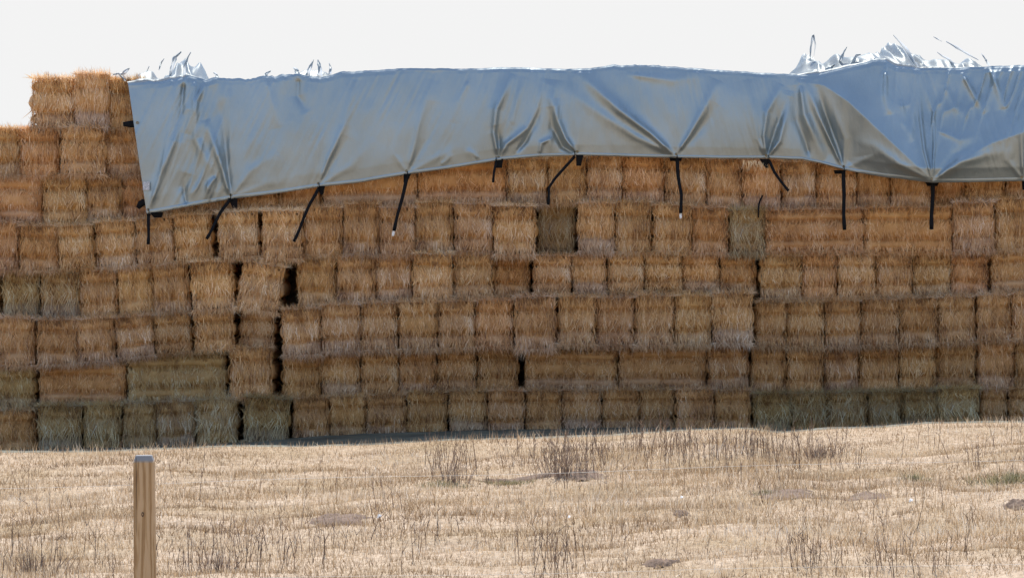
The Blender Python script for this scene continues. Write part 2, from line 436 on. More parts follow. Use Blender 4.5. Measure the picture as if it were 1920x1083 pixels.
    # straw over the top and outer sides, further back
    k = int(1500 * w * dpt)
    x = r.uniform(-w / 2, w / 2, k); y = r.uniform(.05, dpt, k)
    root = np.stack([x, y, np.full(k, h - .012)], 1)
    dr = norm(np.stack([r.normal(0, 1, k), r.normal(-.2, 1, k), np.abs(r.normal(.25, .25, k))], 1))
    side = norm(np.cross(dr, np.stack([r.normal(0, .3, k), r.normal(0, .3, k), np.ones(k)], 1)))
    add(root, dr, side, r.uniform(.03, .09, k), r.uniform(.002, .005, k), np.stack([0 * x, 0 * x, r.normal(-.1, .1, k)], 1), .62 + r.normal(0, .15, k))
    for s in (-1, 1):
        k = int(900 * dpt * h); y = r.uniform(.02, dpt, k); z = r.uniform(.01, h, k)
        root = np.stack([np.full(k, s * (w / 2 - .012)), y, z], 1)
        dr = norm(np.stack([s * np.abs(r.normal(.15, .15, k)), r.normal(0, .5, k), r.normal(0, 1, k)], 1))
        side = norm(np.cross(dr, np.stack([np.full(k, float(s)), r.normal(0, .3, k), r.normal(0, .3, k)], 1)))
        add(root, dr, side, r.uniform(.03, .08, k), r.uniform(.002, .005, k), np.zeros((k, 3)), .5 + r.normal(0, .16, k))
    return mesh_np(name, np.concatenate(Vs), [np.concatenate(Qs), np.concatenate(Ts)], np.concatenate(To), smooth=True, grey=np.concatenate(Gr))

def twine_mesh(w, dpt, h, frac, seed):
    r = random.Random(seed); pts = []
    hw, y0, y1 = w / 2 - .03, .044, dpt - .01
    n = 14
    for i in range(n + 1): pts.append((-hw + 2 * hw * i / n, y0 + r.uniform(-.003, .003) + (.03 if i in (0, n) else 0), frac * h + r.uniform(-.003, .003)))
    pts += [(hw, y1 - .03, frac * h), (hw - .03, y1, frac * h), (-hw + .03, y1, frac * h), (-hw, y1 - .03, frac * h), (-hw, y0 + .03, frac * h)]
    return tube_mesh('twine', pts, .0026, 5)

ENDS = [bale_mesh('straw_bale_end', BW, BL, BH, 100 + i, 1.0) for i in range(12)]
LONGS = [bale_mesh('straw_bale_side', BL, BW, BH, 200 + i, 1.0) for i in range(4)]
SHAGGY = [bale_mesh('shaggy_bale', BW, BL, BH, 300 + i, 2.4) for i in range(3)]
PALE = [bale_mesh('bleached_bale', BW, BL, BH, 350 + i, 1.0, 1.0) for i in range(3)]
TW_E = [twine_mesh(BW, BL, BH, s, 5 + i) for i, s in enumerate(STR)]
TW_L = [twine_mesh(BL, BW, BH, s, 8 + i) for i, s in enumerate(STR)]
for m_ in ENDS + LONGS + SHAGGY + PALE: m_.materials.append(M_STRAW)
for m_ in TW_E + TW_L: m_.materials.append(M_TWINE)

TINT = {'G': ((1.0, .96, .93), 'golden'), 'L': ((1.10, 1.08, 1.05), 'pale golden'), 'O': ((.98, .88, .80), 'orange brown'),
        'B': ((.86, .79, .72), 'dark brown'), 'W': ((.78, .82, .80), 'grey weathered'), 'N': ((.64, .66, .60), 'greenish grey')}
# each course from the top: runs of bales (x0, x1, top y, bottom y, kind, tint, set-back)
# a string starts a new run and says what the bales after it are counted from
ROWS = [
 ('top', ['from the free left end', (57, 138, 146, 240, 'E', 'L', .02), (138, 204, 138, 238, 'E', 'L', 0), (204, 272, 148, 240, 'E', 'G', .04)]),
 ('seventh', ["from the left edge", (-36, 37, 240, 329, 'E', 'G', .02), (37, 111, 240, 330, 'E', 'O', .03), (111, 196, 238, 328, 'E', 'G', -.02), (196, 275, 242, 329, 'E', 'O', .05)]),
 ('sixth', ["from the left edge", (-80, 80, 331, 416, 'L', 'O', .03), (80, 164, 330, 420, 'E', 'G', -.02), (164, 229, 329, 410, 'E', 'G', .02),
            (229, 300, 327, 407, 'E', 'O', .04), (300, 372, 318, 402, 'E', 'G', .02), (372, 448, 312, 397, 'E', 'G', 0), (448, 522, 306, 392, 'E', 'G', .02), (522, 599, 302, 390, 'E', 'O', .02),
            'after the dark joint under the tarp', (606, 783, 300, 386, 'L', 'O', 0), (785, 950, 296, 382, 'L', 'O', 0), (951, 1024, 296, 383, 'E', 'G', -.01), (1026, 1100, 292, 381, 'E', 'G', .02),
            (1101, 1166, 290, 378, 'E', 'G', 0), (1167, 1246, 290, 380, 'E', 'O', .01), (1247, 1325, 292, 388, 'E', 'G', 0), (1326, 1392, 296, 392, 'E', 'G', 0),
            'from the right edge', (1393, 1465, 300, 394, 'E', 'O', 0), (1467, 1531, 302, 391, 'E', 'G', .01), (1532, 1606, 302, 390, 'E', 'O', 0), (1607, 1671, 300, 388, 'E', 'G', .01),
            (1672, 1748, 300, 387, 'E', 'G', 0), (1749, 1811, 298, 382, 'E', 'O', .02), (1812, 1886, 290, 378, 'E', 'G', 0), (1887, 1955, 285, 372, 'E', 'G', 0)]),
 ('fifth', ["from the left edge", (-38, 35, 416, 506, 'E', 'O', .04), (36, 110, 422, 508, 'E', 'O', 0), (111, 178, 422, 503, 'E', 'G', 0), (179, 255, 414, 500, 'E', 'L', 0), (256, 327, 408, 495, 'E', 'G', -.02), (328, 399, 402, 488, 'E', 'G', 0),
            'right of the upper dark gap', (411, 488, 396, 483, 'P', 'L', -.08), (490, 567, 394, 486, 'P', 'L', -.08), (568, 642, 388, 478, 'E', 'G', -.01), (643, 711, 381, 477, 'E', 'G', 0), (712, 779, 388, 478, 'E', 'G', 0),
            (780, 850, 378, 473, 'E', 'G', 0), (851, 925, 381, 472, 'E', 'G', 0), (926, 1004, 385, 478, 'P', 'G', -.08), (1008, 1078, 381, 474, 'S', 'N', .16),
            'right of the recessed grey bale', (1084, 1153, 380, 472, 'E', 'G', -.02), (1154, 1223, 378, 473, 'E', 'G', 0), (1224, 1297, 384, 471, 'E', 'G', 0), (1298, 1367, 388, 474, 'E', 'O', -.01),
            (1368, 1435, 393, 475, 'S', 'W', .02), (1436, 1619, 392, 471, 'L', 'O', 0), 'from the right edge', (1621, 1786, 388, 473, 'L', 'O', 0), (1788, 1866, 378, 470, 'P', 'G', -.03), (1867, 1942, 372, 467, 'E', 'G', -.01)]),
 ('fourth', ["from the left edge", (-72, -2, 508, 592, 'E', 'N', .10), (4, 73, 508, 592, 'S', 'W', .02), (75, 146, 510, 594, 'S', 'W', 0), (147, 221, 506, 593, 'E', 'G', .02), (222, 291, 500, 588, 'E', 'L', 0), (292, 359, 495, 585, 'E', 'G', 0), (360, 440, 488, 581, 'P', 'L', -.08), (446, 530, 491, 584, 'P', 'L', -.08, 9),
            'right of the middle dark gap', (556, 630, 479, 570, 'E', 'G', -.04, -2), (631, 703, 480, 567, 'E', 'G', 0), (704, 773, 476, 565, 'E', 'G', 0), (774, 849, 474, 560, 'P', 'L', -.08), (851, 925, 476, 556, 'E', 'G', -.02), (926, 993, 480, 552, 'E', 'O', .05), (999, 1072, 478, 550, 'E', 'G', 0), (1074, 1138, 478, 549, 'E', 'G', .01),
            (1139, 1208, 475, 547, 'E', 'G', 0), (1209, 1280, 477, 545, 'E', 'G', .02), (1281, 1350, 478, 545, 'E', 'O', .03), (1351, 1418, 480, 546, 'E', 'O', .06),
            'right of the full height joint at two thirds', (1426, 1503, 479, 559, 'E', 'G', -.02), (1504, 1571, 477, 558, 'E', 'L', 0), (1572, 1642, 477, 556, 'E', 'G', 0), (1643, 1711, 477, 554, 'E', 'G', .01), (1712, 1784, 477, 552, 'E', 'G', .01), (1785, 1854, 476, 549, 'E', 'O', 0), (1860, 2035, 470, 545, 'L', 'G', 0)]),
 ('third', ["from the left edge", (-6, 64, 595, 686, 'E', 'G', 0), (69, 146, 598, 684, 'E', 'B', 0), (147, 217, 596, 678, 'E', 'G', .02), (219, 290, 592, 669, 'E', 'G', .02), (291, 361, 588, 662, 'E', 'B', .03), (366, 441, 583, 655, 'E', 'G', .03), (449, 514, 582, 650, 'E', 'B', .08),
            'right of the lower dark gap', (528, 601, 578, 666, 'E', 'G', -.05), (602, 676, 570, 659, 'E', 'G', -.04), (677, 746, 567, 657, 'E', 'G', -.03), (747, 820, 565, 655, 'E', 'G', -.02), (821, 890, 563, 653, 'E', 'G', -.02), (891, 963, 561, 650, 'E', 'O', -.01),
            (966, 1043, 555, 655, 'E', 'G', -.07), (1046, 1117, 555, 646, 'E', 'G', -.05), (1119, 1190, 557, 647, 'E', 'B', -.03), (1191, 1264, 553, 648, 'E', 'G', -.05), (1265, 1335, 553, 646, 'E', 'G', -.05), (1336, 1413, 549, 644, 'E', 'G', -.06),
            'right of the full height joint at two thirds', (1416, 1476, 566, 650, 'E', 'B', .05), (1477, 1547, 565, 651, 'E', 'B', .02), (1548, 1615, 563, 650, 'E', 'B', .01), (1616, 1686, 560, 648, 'E', 'B', 0), (1687, 1759, 557, 644, 'E', 'B', 0), (1760, 1831, 555, 642, 'E', 'G', 0), (1833, 1896, 552, 637, 'E', 'G', -.02), (1897, 1968, 550, 635, 'E', 'G', 0)]),
 ('second', ["from the left edge", (-6, 67, 688, 766, 'E', 'W', .01), (72, 235, 683, 757, 'L', 'O', .02), (240, 424, 664, 752, 'L', 'W', -.01), (430, 511, 650, 745, 'E', 'G', -.04),
             'right of the lower dark gap', (529, 601, 668, 744, 'E', 'B', .03), (602, 676, 660, 741, 'E', 'B', .03), (677, 747, 658, 738, 'E', 'B', .03), (748, 819, 656, 736, 'E', 'B', .03), (820, 893, 654, 733, 'E', 'B', .03), (895, 972, 651, 730, 'E', 'B', .03),
             (984, 1156, 654, 731, 'L', 'B', .02), (1160, 1325, 650, 730, 'L', 'B', .02), (1327, 1404, 647, 730, 'E', 'B', 0),
             'right of the full height joint at two thirds', (1408, 1474, 652, 736, 'E', 'B', 0), (1475, 1544, 653, 736, 'E', 'B', 0), (1545, 1611, 651, 735, 'E', 'B', .01), (1612, 1686, 649, 734, 'E', 'B', .01), (1687, 1757, 646, 732, 'E', 'B', .01), (1758, 1830, 643, 730, 'E', 'B', 0), (1834, 1903, 638, 729, 'E', 'G', 0), (1904, 1974, 636, 728, 'E', 'B', 0)]),
 ('bottom', ["from the left edge", (-6, 67, 767, 850, 'E', 'O', .02), (71, 152, 759, 847, 'S', 'W', -.02), (155, 226, 758, 846, 'S', 'W', 0), (228, 292, 754, 842, 'E', 'W', 0), (293, 364, 751, 840, 'E', 'W', 0), (368, 444, 747, 834, 'S', 'W', -.01), (456, 542, 742, 830, 'S', 'N', -.05, 4),
             'right of the lower dark gap', (549, 617, 745, 824, 'E', 'B', .02), (618, 686, 742, 820, 'E', 'B', .01), (688, 762, 739, 816, 'E', 'B', 0), (763, 839, 734, 812, 'E', 'B', 0), (841, 913, 732, 811, 'E', 'B', 0), (914, 983, 731, 811, 'E', 'B', 0), (985, 1053, 731, 810, 'E', 'B', 0),
             (1054, 1128, 731, 808, 'E', 'B', .01), (1129, 1199, 730, 806, 'E', 'B', 0), (1200, 1267, 729, 805, 'E', 'B', .01), (1268, 1339, 729, 805, 'E', 'B', 0), (1340, 1408, 730, 806, 'E', 'B', 0),
             'right of the full height joint at two thirds', (1413, 1484, 736, 812, 'S', 'N', 0), (1485, 1555, 735, 810, 'S', 'N', .03), (1556, 1626, 734, 808, 'S', 'N', 0), (1627, 1689, 733, 806, 'S', 'N', .01), (1690, 1757, 732, 803, 'S', 'N', 0), (1758, 1838, 727, 800, 'S', 'W', -.02), (1839, 1890, 729, 799, 'E', 'B', .02), (1892, 1962, 728, 797, 'E', 'B', 0)]),
]
ORD = ['', 'first', 'second', 'third', 'fourth', 'fifth', 'sixth', 'seventh', 'eighth', 'ninth', 'tenth', 'eleventh', 'twelfth', 'thirteenth', 'fourteenth']
SPECIAL = {(446, 'fourth'): 'pale bale leaning clockwise just left of the middle dark gap',
           (456, 'bottom'): 'bulky shaggy grey green bale on the ground between two dark gaps',
           (1008, 'fifth'): 'recessed grey green bale set back in shade in the fifth course',
           (1368, 'fifth'): 'grey ragged bale below the short loose piece of black strap',
           (430, 'second'): 'narrow golden bale between two dark gaps in the second course'}
cnt = 0
for ci, (course, items) in enumerate(ROWS):
    runs, cur = [], None
    for it in items:
        if isinstance(it, str): cur = [it, []]; runs.append(cur)
        else: cur[1].append(it)
    for rname, bs in runs:
        for bi, b in enumerate(bs):
            x0, x1, yt, yb, kind, tint, back = b[:7]; rot = b[7] if len(b) > 7 else 0
            r = random.Random(cnt * 13 + 5); cnt += 1
            kk = (CD + back) / F
            wpx, hpx = (x1 - x0), (yb - yt)
            back += {'seventh': -.02, 'sixth': .05, 'fifth': -.02, 'fourth': .03, 'third': -.03, 'second': .05, 'bottom': .02}.get(course, 0)
            cx, _, z0 = at((x0 + x1) / 2, yb, back)
            wv, hv = wpx * kk, hpx * kk
            if kind == 'L': me, tw, bw = LONGS[r.randrange(4)], TW_L, BL
            elif kind == 'S': me, tw, bw = SHAGGY[r.randrange(3)], TW_E, BW
            elif kind == 'P': me, tw, bw = PALE[r.randrange(3)], TW_E, BW
            else: me, tw, bw = ENDS[r.randrange(12)], TW_E, BW
            o = link('straw_bale', me); o.location = (cx, back + r.uniform(-.03, .025), z0)
            if kind != 'L' and r.random() < .5: pass
            o.scale = ((wv - .004) / bw, 1, (hv + .004) / BH)
            o.rotation_euler = (r.uniform(-.015, .02), R(rot) + r.uniform(-.018, .018), r.uniform(-.03, .03))
            if not rot and x0 < 440 and course in ('fifth', 'fourth', 'third') and x0 > 100:
                o.rotation_euler[1] = R(r.uniform(-5, -2.5))
            if rot:                                        # a leaning bale turns about its foot corner
                o.rotation_euler[1] = R(rot)
                a = R(rot); o.location.x -= math.sin(a) * hv / 2; o.location.z += 0.5 * abs(math.sin(a)) * wv * .3
                o.scale = (wv / bw * .96, 1, hv / BH * .97)
            tc_, word = TINT[tint]; j = r.uniform(.94, 1.06)
            o.color = (tc_[0] * j, tc_[1] * j * r.uniform(.98, 1.015), tc_[2] * j * r.uniform(.95, 1.05), 1)
            fr = rname == 'from the right edge'
            n = (len(bs) - bi) if fr else bi + 1
            face = 'lengthwise' if kind == 'L' else 'end on'
            where = f'{ORD[n]} {rname}'
            c_ = f'{course} course up from the ground' if course not in ('top', 'bottom') else f'{course} course'
            if (x0, course) in SPECIAL: lab = SPECIAL[(x0, course)]
            else: lab = f'{word} bale {face}, {where}, {c_}'
            for a_, b_ in ((' up from the ground', ' from ground'), ('right of the full height joint at two thirds', 'right of the long right joint')):
                if len(lab.split()) > 16: lab = lab.replace(a_, b_)
            if len(lab.split()) > 16: lab = lab.replace(' from ground', '')
            if len(lab.split()) > 16: print('LONG', lab)
            tag(o, lab, 'straw bale', 'straw bales stacked in courses')
            for t_ in tw:
                c = link('twine', t_, None, o)

# dense inner bales behind the face, seen only as the dark of the gaps
def prism(name, prof, y0, y1, mt):
    n = len(prof); V = [(x, y0, z) for x, z in prof] + [(x, y1, z) for x, z in prof]
    me = bpy.data.meshes.new(name)
    me.from_pydata(V, [], [tuple(range(n)), tuple(range(2 * n - 1, n - 1, -1))] + [(i, i + n, (i + 1) % n + n, (i + 1) % n) for i in range(n)])
    me.update(); return link(name, me, mt)
def px2(px, py): x, _, z = at(px, py, 0); return x, z
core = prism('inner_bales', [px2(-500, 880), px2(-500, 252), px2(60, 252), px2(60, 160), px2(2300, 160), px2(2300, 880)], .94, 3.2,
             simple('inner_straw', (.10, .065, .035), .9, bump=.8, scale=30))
tag(core, 'packed inner bales behind the face, seen only as dark gaps', 'straw stack', kind='stuff')

# ------------------------------------------------------------------ tarp
TOP = ([200, 240, 262, 300, 345, 350, 385, 400, 480, 500, 560, 600, 640, 700, 760, 860, 960, 1060, 1110, 1150, 1220, 1300, 1390, 1450, 1500, 1535, 1560, 1600, 1640, 1660, 1680, 1725, 1790, 1860, 1920, 2200],
       [158, 156, 155, 152, 146, 140, 150, 146, 148, 142, 140, 146, 135, 132, 128, 129, 126, 130, 128, 122, 122, 128, 134, 138, 140, 138, 132, 122, 112, 112, 124, 128, 128, 124, 122, 118])
BOT = ([260, 278, 432, 515, 597, 680, 763, 850, 935, 1010, 1082, 1170, 1267, 1350, 1437, 1505, 1540, 1582, 1660, 1748, 1830, 1918, 2000, 2200],
       [402, 400, 372, 362, 350, 341, 327, 314, 300, 293, 291, 293, 295, 297, 297, 298, 306, 318, 332, 341, 340, 338, 342, 340])
TIES = [(278, 398), (432, 371), (597, 349), (763, 326), (935, 299), (1082, 290), (1267, 293), (1437, 297), (1582, 317), (1748, 340), (1917, 337)]
# fold lines: polyline in the sheet, height (m), width (px), taper at the far end
FOLDS = [
 ([(278, 398), (300, 330), (325, 270), (345, 200), (352, 140)], .045, 9), ([(262, 390), (250, 280), (246, 160)], .012, 6),
 ([(300, 330), (318, 240), (330, 160)], .02, 6), ([(345, 150), (340, 215), (330, 265)], -.05, 8),
 ([(365, 150), (362, 210), (350, 250)], .035, 7), ([(385, 155), (368, 190), (366, 260), (385, 300), (405, 330)], .045, 9),
 ([(432, 371), (418, 320), (400, 265), (385, 225)], .07, 8), ([(432, 371), (426, 300), (418, 230), (400, 160)], -.03, 9),
 ([(350, 385), (345, 350), (352, 325)], -.04, 8), ([(405, 330), (390, 350), (388, 375)], .03, 6),
 ([(430, 160), (432, 240), (430, 350)], .012, 5), ([(432, 371), (470, 320), (520, 285)], .015, 9), ([(432, 371), (500, 345), (560, 340)], .010, 8),
 ([(597, 349), (615, 300), (645, 235), (665, 150)], .035, 8), ([(597, 349), (632, 290), (650, 255)], -.022, 9), ([(597, 349), (660, 310), (700, 260)], .012, 10),
 ([(560, 145), (558, 180), (575, 210)], -.03, 8), ([(500, 150), (512, 200), (520, 240)], .018, 9), ([(597, 349), (596, 260), (590, 160)], .010, 7),
 ([(763, 326), (775, 280), (790, 215), (808, 150)], .028, 8), ([(763, 326), (800, 260), (812, 190)], -.018, 10), ([(763, 326), (830, 290), (870, 270)], .012, 9),
 ([(763, 326), (740, 290), (745, 230)], .012, 8), ([(880, 150), (860, 190), (850, 230)], .016, 8),
 ([(935, 299), (926, 250), (930, 205), (950, 160), (960, 138)], .075, 8), ([(935, 299), (934, 260), (928, 235)], -.05, 6),
 ([(935, 299), (950, 270), (990, 240), (1012, 200), (1030, 150)], .035, 9), ([(965, 290), (985, 265), (1000, 235), (1030, 160)], -.04, 8),
 ([(1010, 292), (1015, 268), (1030, 262), (1034, 290)], .03, 6), ([(1082, 290), (1060, 260), (1045, 225), (1036, 185), (1040, 150)], .075, 9),
 ([(1082, 290), (1055, 275), (1038, 240), (1034, 200)], -.045, 8), ([(960, 240), (972, 180), (985, 145)], .015, 6), ([(1082, 290), (1090, 220), (1080, 150)], .012, 9),
 ([(900, 298), (880, 285), (890, 310)], .015, 8), ([(825, 310), (845, 295), (850, 312)], .015, 7),
 ([(1267, 293), (1220, 250), (1160, 205), (1100, 150), (1080, 132)], .070, 11), ([(1267, 293), (1190, 255), (1120, 210), (1060, 165)], .030, 12),
 ([(1267, 293), (1292, 255), (1320, 205), (1345, 150)], .055, 9), ([(1267, 293), (1310, 245), (1345, 195)], -.025, 10), ([(1267, 293), (1268, 220), (1262, 150)], .010, 7),
 ([(1180, 140), (1260, 150), (1330, 140)], .02, 12), ([(1437, 297), (1420, 260), (1412, 215), (1400, 150)], .028, 9),
 ([(1437, 297), (1432, 255), (1438, 210), (1465, 158)], .055, 7), ([(1437, 297), (1455, 240), (1480, 180)], -.04, 8), ([(1437, 297), (1462, 265), (1472, 220), (1480, 170)], .04, 7),
 ([(1500, 155), (1508, 215), (1530, 265), (1545, 300)], .06, 10), ([(1520, 300), (1510, 265), (1495, 225), (1490, 160)], -.035, 10),
 ([(1582, 317), (1560, 270), (1535, 215), (1512, 160), (1500, 145)], .065, 8), ([(1582, 317), (1568, 270), (1548, 215), (1530, 150)], -.045, 7),
 ([(1582, 317), (1584, 260), (1560, 200), (1540, 160)], .025, 9), ([(1582, 317), (1640, 290), (1600, 285)], .014, 10),
 ([(1748, 340), (1690, 310), (1640, 275), (1600, 262)], .032, 11), ([(1748, 340), (1733, 280), (1725, 210), (1722, 130)], .042, 4.5),
 ([(1748, 340), (1752, 270), (1750, 210), (1738, 170), (1732, 132)], .036, 4), ([(1660, 130), (1660, 180), (1668, 215)], .05, 8),
 ([(1690, 190), (1694, 230), (1712, 265)], .03, 7), ([(1748, 340), (1800, 305), (1850, 290), (1900, 285)], .04, 11), ([(1748, 340), (1790, 290), (1840, 262)], -.03, 12),
 ([(1805, 140), (1830, 185), (1848, 212)], .045, 7), ([(1855, 125), (1870, 165), (1880, 205)], .05, 7), ([(1770, 160), (1790, 200), (1810, 215), (1830, 205)], .02, 10),
 ([(1918, 338), (1915, 260), (1916, 150)], .04, 7), ([(1918, 338), (1890, 300), (1905, 260)], .02, 8), ([(1918, 338), (1990, 250), (2040, 150)], .05, 10), ([(1760, 245), (1800, 262), (1830, 255)], .02, 8),
]
def seg_field(PX, PY, pts, wd):
    best = np.full(PX.shape, 1e9); tt = np.zeros(PX.shape)
    segl = [math.dist(pts[i], pts[i + 1]) for i in range(len(pts) - 1)]; tot = sum(segl); acc = 0
    for i in range(len(pts) - 1):
        (ax, ay), (bx, by) = pts[i], pts[i + 1]
        ux, uy = bx - ax, by - ay
        t = np.clip(((PX - ax) * ux + (PY - ay) * uy) / (ux * ux + uy * uy), 0, 1)
        dd = np.hypot(PX - ax - t * ux, PY - ay - t * uy)
        m = dd < best; best = np.where(m, dd, best); tt = np.where(m, (acc + t * segl[i]) / tot, tt); acc += segl[i]
    w_ = wd * (.45 + 1.1 * tt)                              # folds widen away from the tie
    prof = 1 / (1 + (best / w_) ** 2) ** 1.6
    amp = np.clip(tt / .12, .25, 1) * np.clip((1 - tt) / .45, 0, 1) ** .7
    return prof * amp

NU, NV, NT = 1100, 130, 70
PXR = 2190
us = np.linspace(0, 1, NU)
vs = np.linspace(0, 1, NV) ** 1.25
def tarp_disp(PX, PY, V):
    D = .065 * (1 - (V - .6) ** 2 / .36) * np.clip((1560 - PX) / 80, 0, 1)      # gentle outward belly
    yr = np.interp(PX, [1480, 1545, 1590, 1660, 1748, 1800, 1860, 1950, 2190], [150, 160, 190, 256, 338, 300, 268, 238, 225])
    yt = np.interp(PX, *TOP)
    a = np.clip((PY - yt) / np.maximum(yr - yt, 8), 0, 1)
    b = np.clip((PY - yr) / 110.0, 0, 1)
    depth = np.interp(PX, [1480, 1560, 1650, 1748, 1860, 2190], [.05, .11, .26, .35, .28, .26])
    D = D + (depth * (a - .12 * np.sin(a * math.pi)) - .16 * b) * np.clip((PX - 1500) / 80, 0, 1)
    for pts, am, wd in FOLDS: D = D + am * seg_field(PX, PY, pts, wd)
    # soft waves, running down the sheet
    q = PX + (PY - 230) * .35 * np.sin(PX / 260.0)
    D = D + .010 * noise(q / 38, PY / 160, 0, 31) + .0045 * noise(q / 15, PY / 70, 0, 32) + .003 * noise(PX / 30, PY / 30, 0, 33)
    q2 = PX + .5 * (PY - 230) * np.clip((1150 - PX) / 300, -.6, 1); env = np.clip(.45 + noise(PX / 60, PY / 90, 0, 36), 0, 1)
    D = D + env * (.0045 * noise(q2 / 6.5, PY / 120, 0, 37) + .0022 * noise(q2 / 3.2, PY / 60, 0, 38))
    cr = np.clip(1 - np.abs(PX - 375) / 80, 0, 1) + .8 * np.clip(1 - np.abs(PX - 560) / 90, 0, 1) * np.clip((190 - PY) / 50, 0, 1) + .8 * np.clip((PX - 1640) / 60, 0, 1) * np.clip((290 - PY) / 80, 0, 1)
    rg = 1 - np.abs(noise(q / 15, PY / 80, 0, 35)); D = D + cr * (.018 * rg ** 3 * (1 + .6 * (PX > 1600)) + .006 * noise(q / 7, PY / 70, 0, 39))
    return D
U_, V_ = np.meshgrid(us, vs)
xl = 240 + 35 * V_
PX = xl + (PXR - xl) * U_
jag = noise(PX[0] / 5, 0, 0, 41) * 1.0 + noise(PX[0] / 14, 0, 0, 42) * 1.6
jw = .35 + .9 * np.exp(-((PX[0] - 520) / 120) ** 2) + .7 * np.exp(-((PX[0] - 330) / 60) ** 2) + .5 * np.exp(-((PX[0] - 1190) / 90) ** 2)
ytop = np.interp(PX[0], *TOP) + jag * jw
ybot = np.interp(PX[-1], *BOT) + noise(PX[-1] / 60, 0, 0, 44) * .8
PY = ytop[None, :] + (ybot - ytop)[None, :] * V_
D = tarp_disp(PX, PY, V_)
near_hem = np.clip((1 - V_) / .12, 0, 1)
D = np.maximum(D, -.02)
Yf = -(.088 + .012 * np.clip(V_ / .02, 0, 1) + D * np.clip(V_ / .05, 0, 1) * (.75 + .25 * near_hem))
K_ = (CD + Yf) / F
front = np.stack([(PX - 960) * K_, Yf, CZ + (541.5 - PY) * K_], -1)
# the sheet over the top of the stack, billowing where the wind has got under it
ws = np.linspace(0, 1, NT + 1)[1:] ** 1.4
PXT = PX[0][None, :].repeat(NT, 0); YT = Yf[0][None, :] + 3.1 * ws[:, None]
def bump2(cx, cy, sx, sy, a): return a * np.exp(-((PXT - cx) / sx) ** 2 - ((YT - cy) / sy) ** 2)
H = sum(bump2(*b) for b in [(262, .25, 34, .22, .17), (325, .9, 44, .6, .28), (350, 1.2, 24, .5, .12), (545, .2, 70, .15, .05), (590, .35, 30, .2, .15), (640, .5, 60, .3, .06),
                            (1528, 1.1, 36, .7, .34), (1575, .35, 38, .25, .20), (1625, .5, 50, .3, .14), (1690, 1.1, 40, .7, .30), (1760, 1.2, 60, .7, .26), (1835, .8, 50, .35, .16), (2000, .8, 60, .4, .2), (1180, .2, 60, .2, .03)])
wr = 1 - np.abs(noise(PXT / 22 + YT * 1.5, YT * 2.5, 0, 51)); wr2 = noise(PXT / 9, YT * 4, 0, 52)
H = H * (.75 + .35 * wr ** 2) + np.clip(H / .1, 0, 1) * (.006 * wr2) + .02 * noise(PXT / 40, YT * 2, 0, 53) * np.clip(YT * 2, 0, 1)
zt0 = front[0, :, 2]
XT = (PXT - 960) * (CD / F)
top = np.stack([XT, YT, zt0[None, :] + H - .05 * np.clip((YT + .03) / .06, 0, 1) - .03 * np.clip(YT, 0, 1)], -1)
allp = np.concatenate([top[::-1], front], 0)
nr = NT + NV
tarp = empty('silver_tarp', at(960, 300, -.1), 'large silver tarp draped over the top of the straw bale stack, creased and strapped down', 'tarp')
def to_local(o, V): V = np.asarray(V, float).copy(); V -= np.array(o.location); return V
me = mesh_np('sheet', to_local(tarp, front.reshape(-1, 3)), [grid_faces(NV, NU)])
link('sheet', me, M_TARP, tarp)
me = mesh_np('crumpled_top', to_local(tarp, np.concatenate([top[::-1], front[:1]], 0).reshape(-1, 3)), [grid_faces(NT + 1, NU)])
link('crumpled_top', me, M_THIN, tarp)
# hem: doubled strip along the lower edge
hv_ = np.linspace(0, 1, 4); rows = []
yb_i = front[-1]
for k, t in enumerate([0, .34, .67, .99, 1.0]):
    iv = NV - 1 - int(round((1 - t) * 3))
    p = front[iv].copy(); p[:, 1] -= .006 if 0 < k < 4 else -.001
    if k == 4: p[:, 2] -= .004
    rows.append(p)
me = mesh_np('hem', to_local(tarp, np.concatenate(rows)), [grid_faces(5, NU)]); link('hem', me, M_TARP, tarp)

def front_at(px, py):
    iv = np.argmin(np.abs(PY[:, np.argmin(np.abs(PX[-1] - px))] - py)); iu = np.argmin(np.abs(PX[iv] - px))
    return front[iv, iu]
# grommets
def ring_mesh(name, r0, r1, n=12):
    V = []; Fq = []
    for i in range(n):
        a = 2 * math.pi * i / n
        for rr, y in ((r0, 0), (r0, -.004), (r1, -.004), (r1, 0)): V.append((math.cos(a) * rr, y, math.sin(a) * rr))
    for i in range(n):
        j = (i + 1) % n
        for k in range(4): Fq.append((i * 4 + k, i * 4 + (k + 1) % 4, j * 4 + (k + 1) % 4, j * 4 + k))
    return mesh_np(name, np.array(V), [np.array(Fq)])
GM = ring_mesh('grommet', .006, .013); GM.materials.append(M_BRASS)
for (gx_, gy_) in [(t[0], t[1] - 5) for t in TIES] + [(257, 231)]:
    p = front_at(gx_, gy_); g = link('grommet', GM, None, tarp); g.location = tuple(p + np.array([0, -.006, 0]) - np.array(tarp.location))
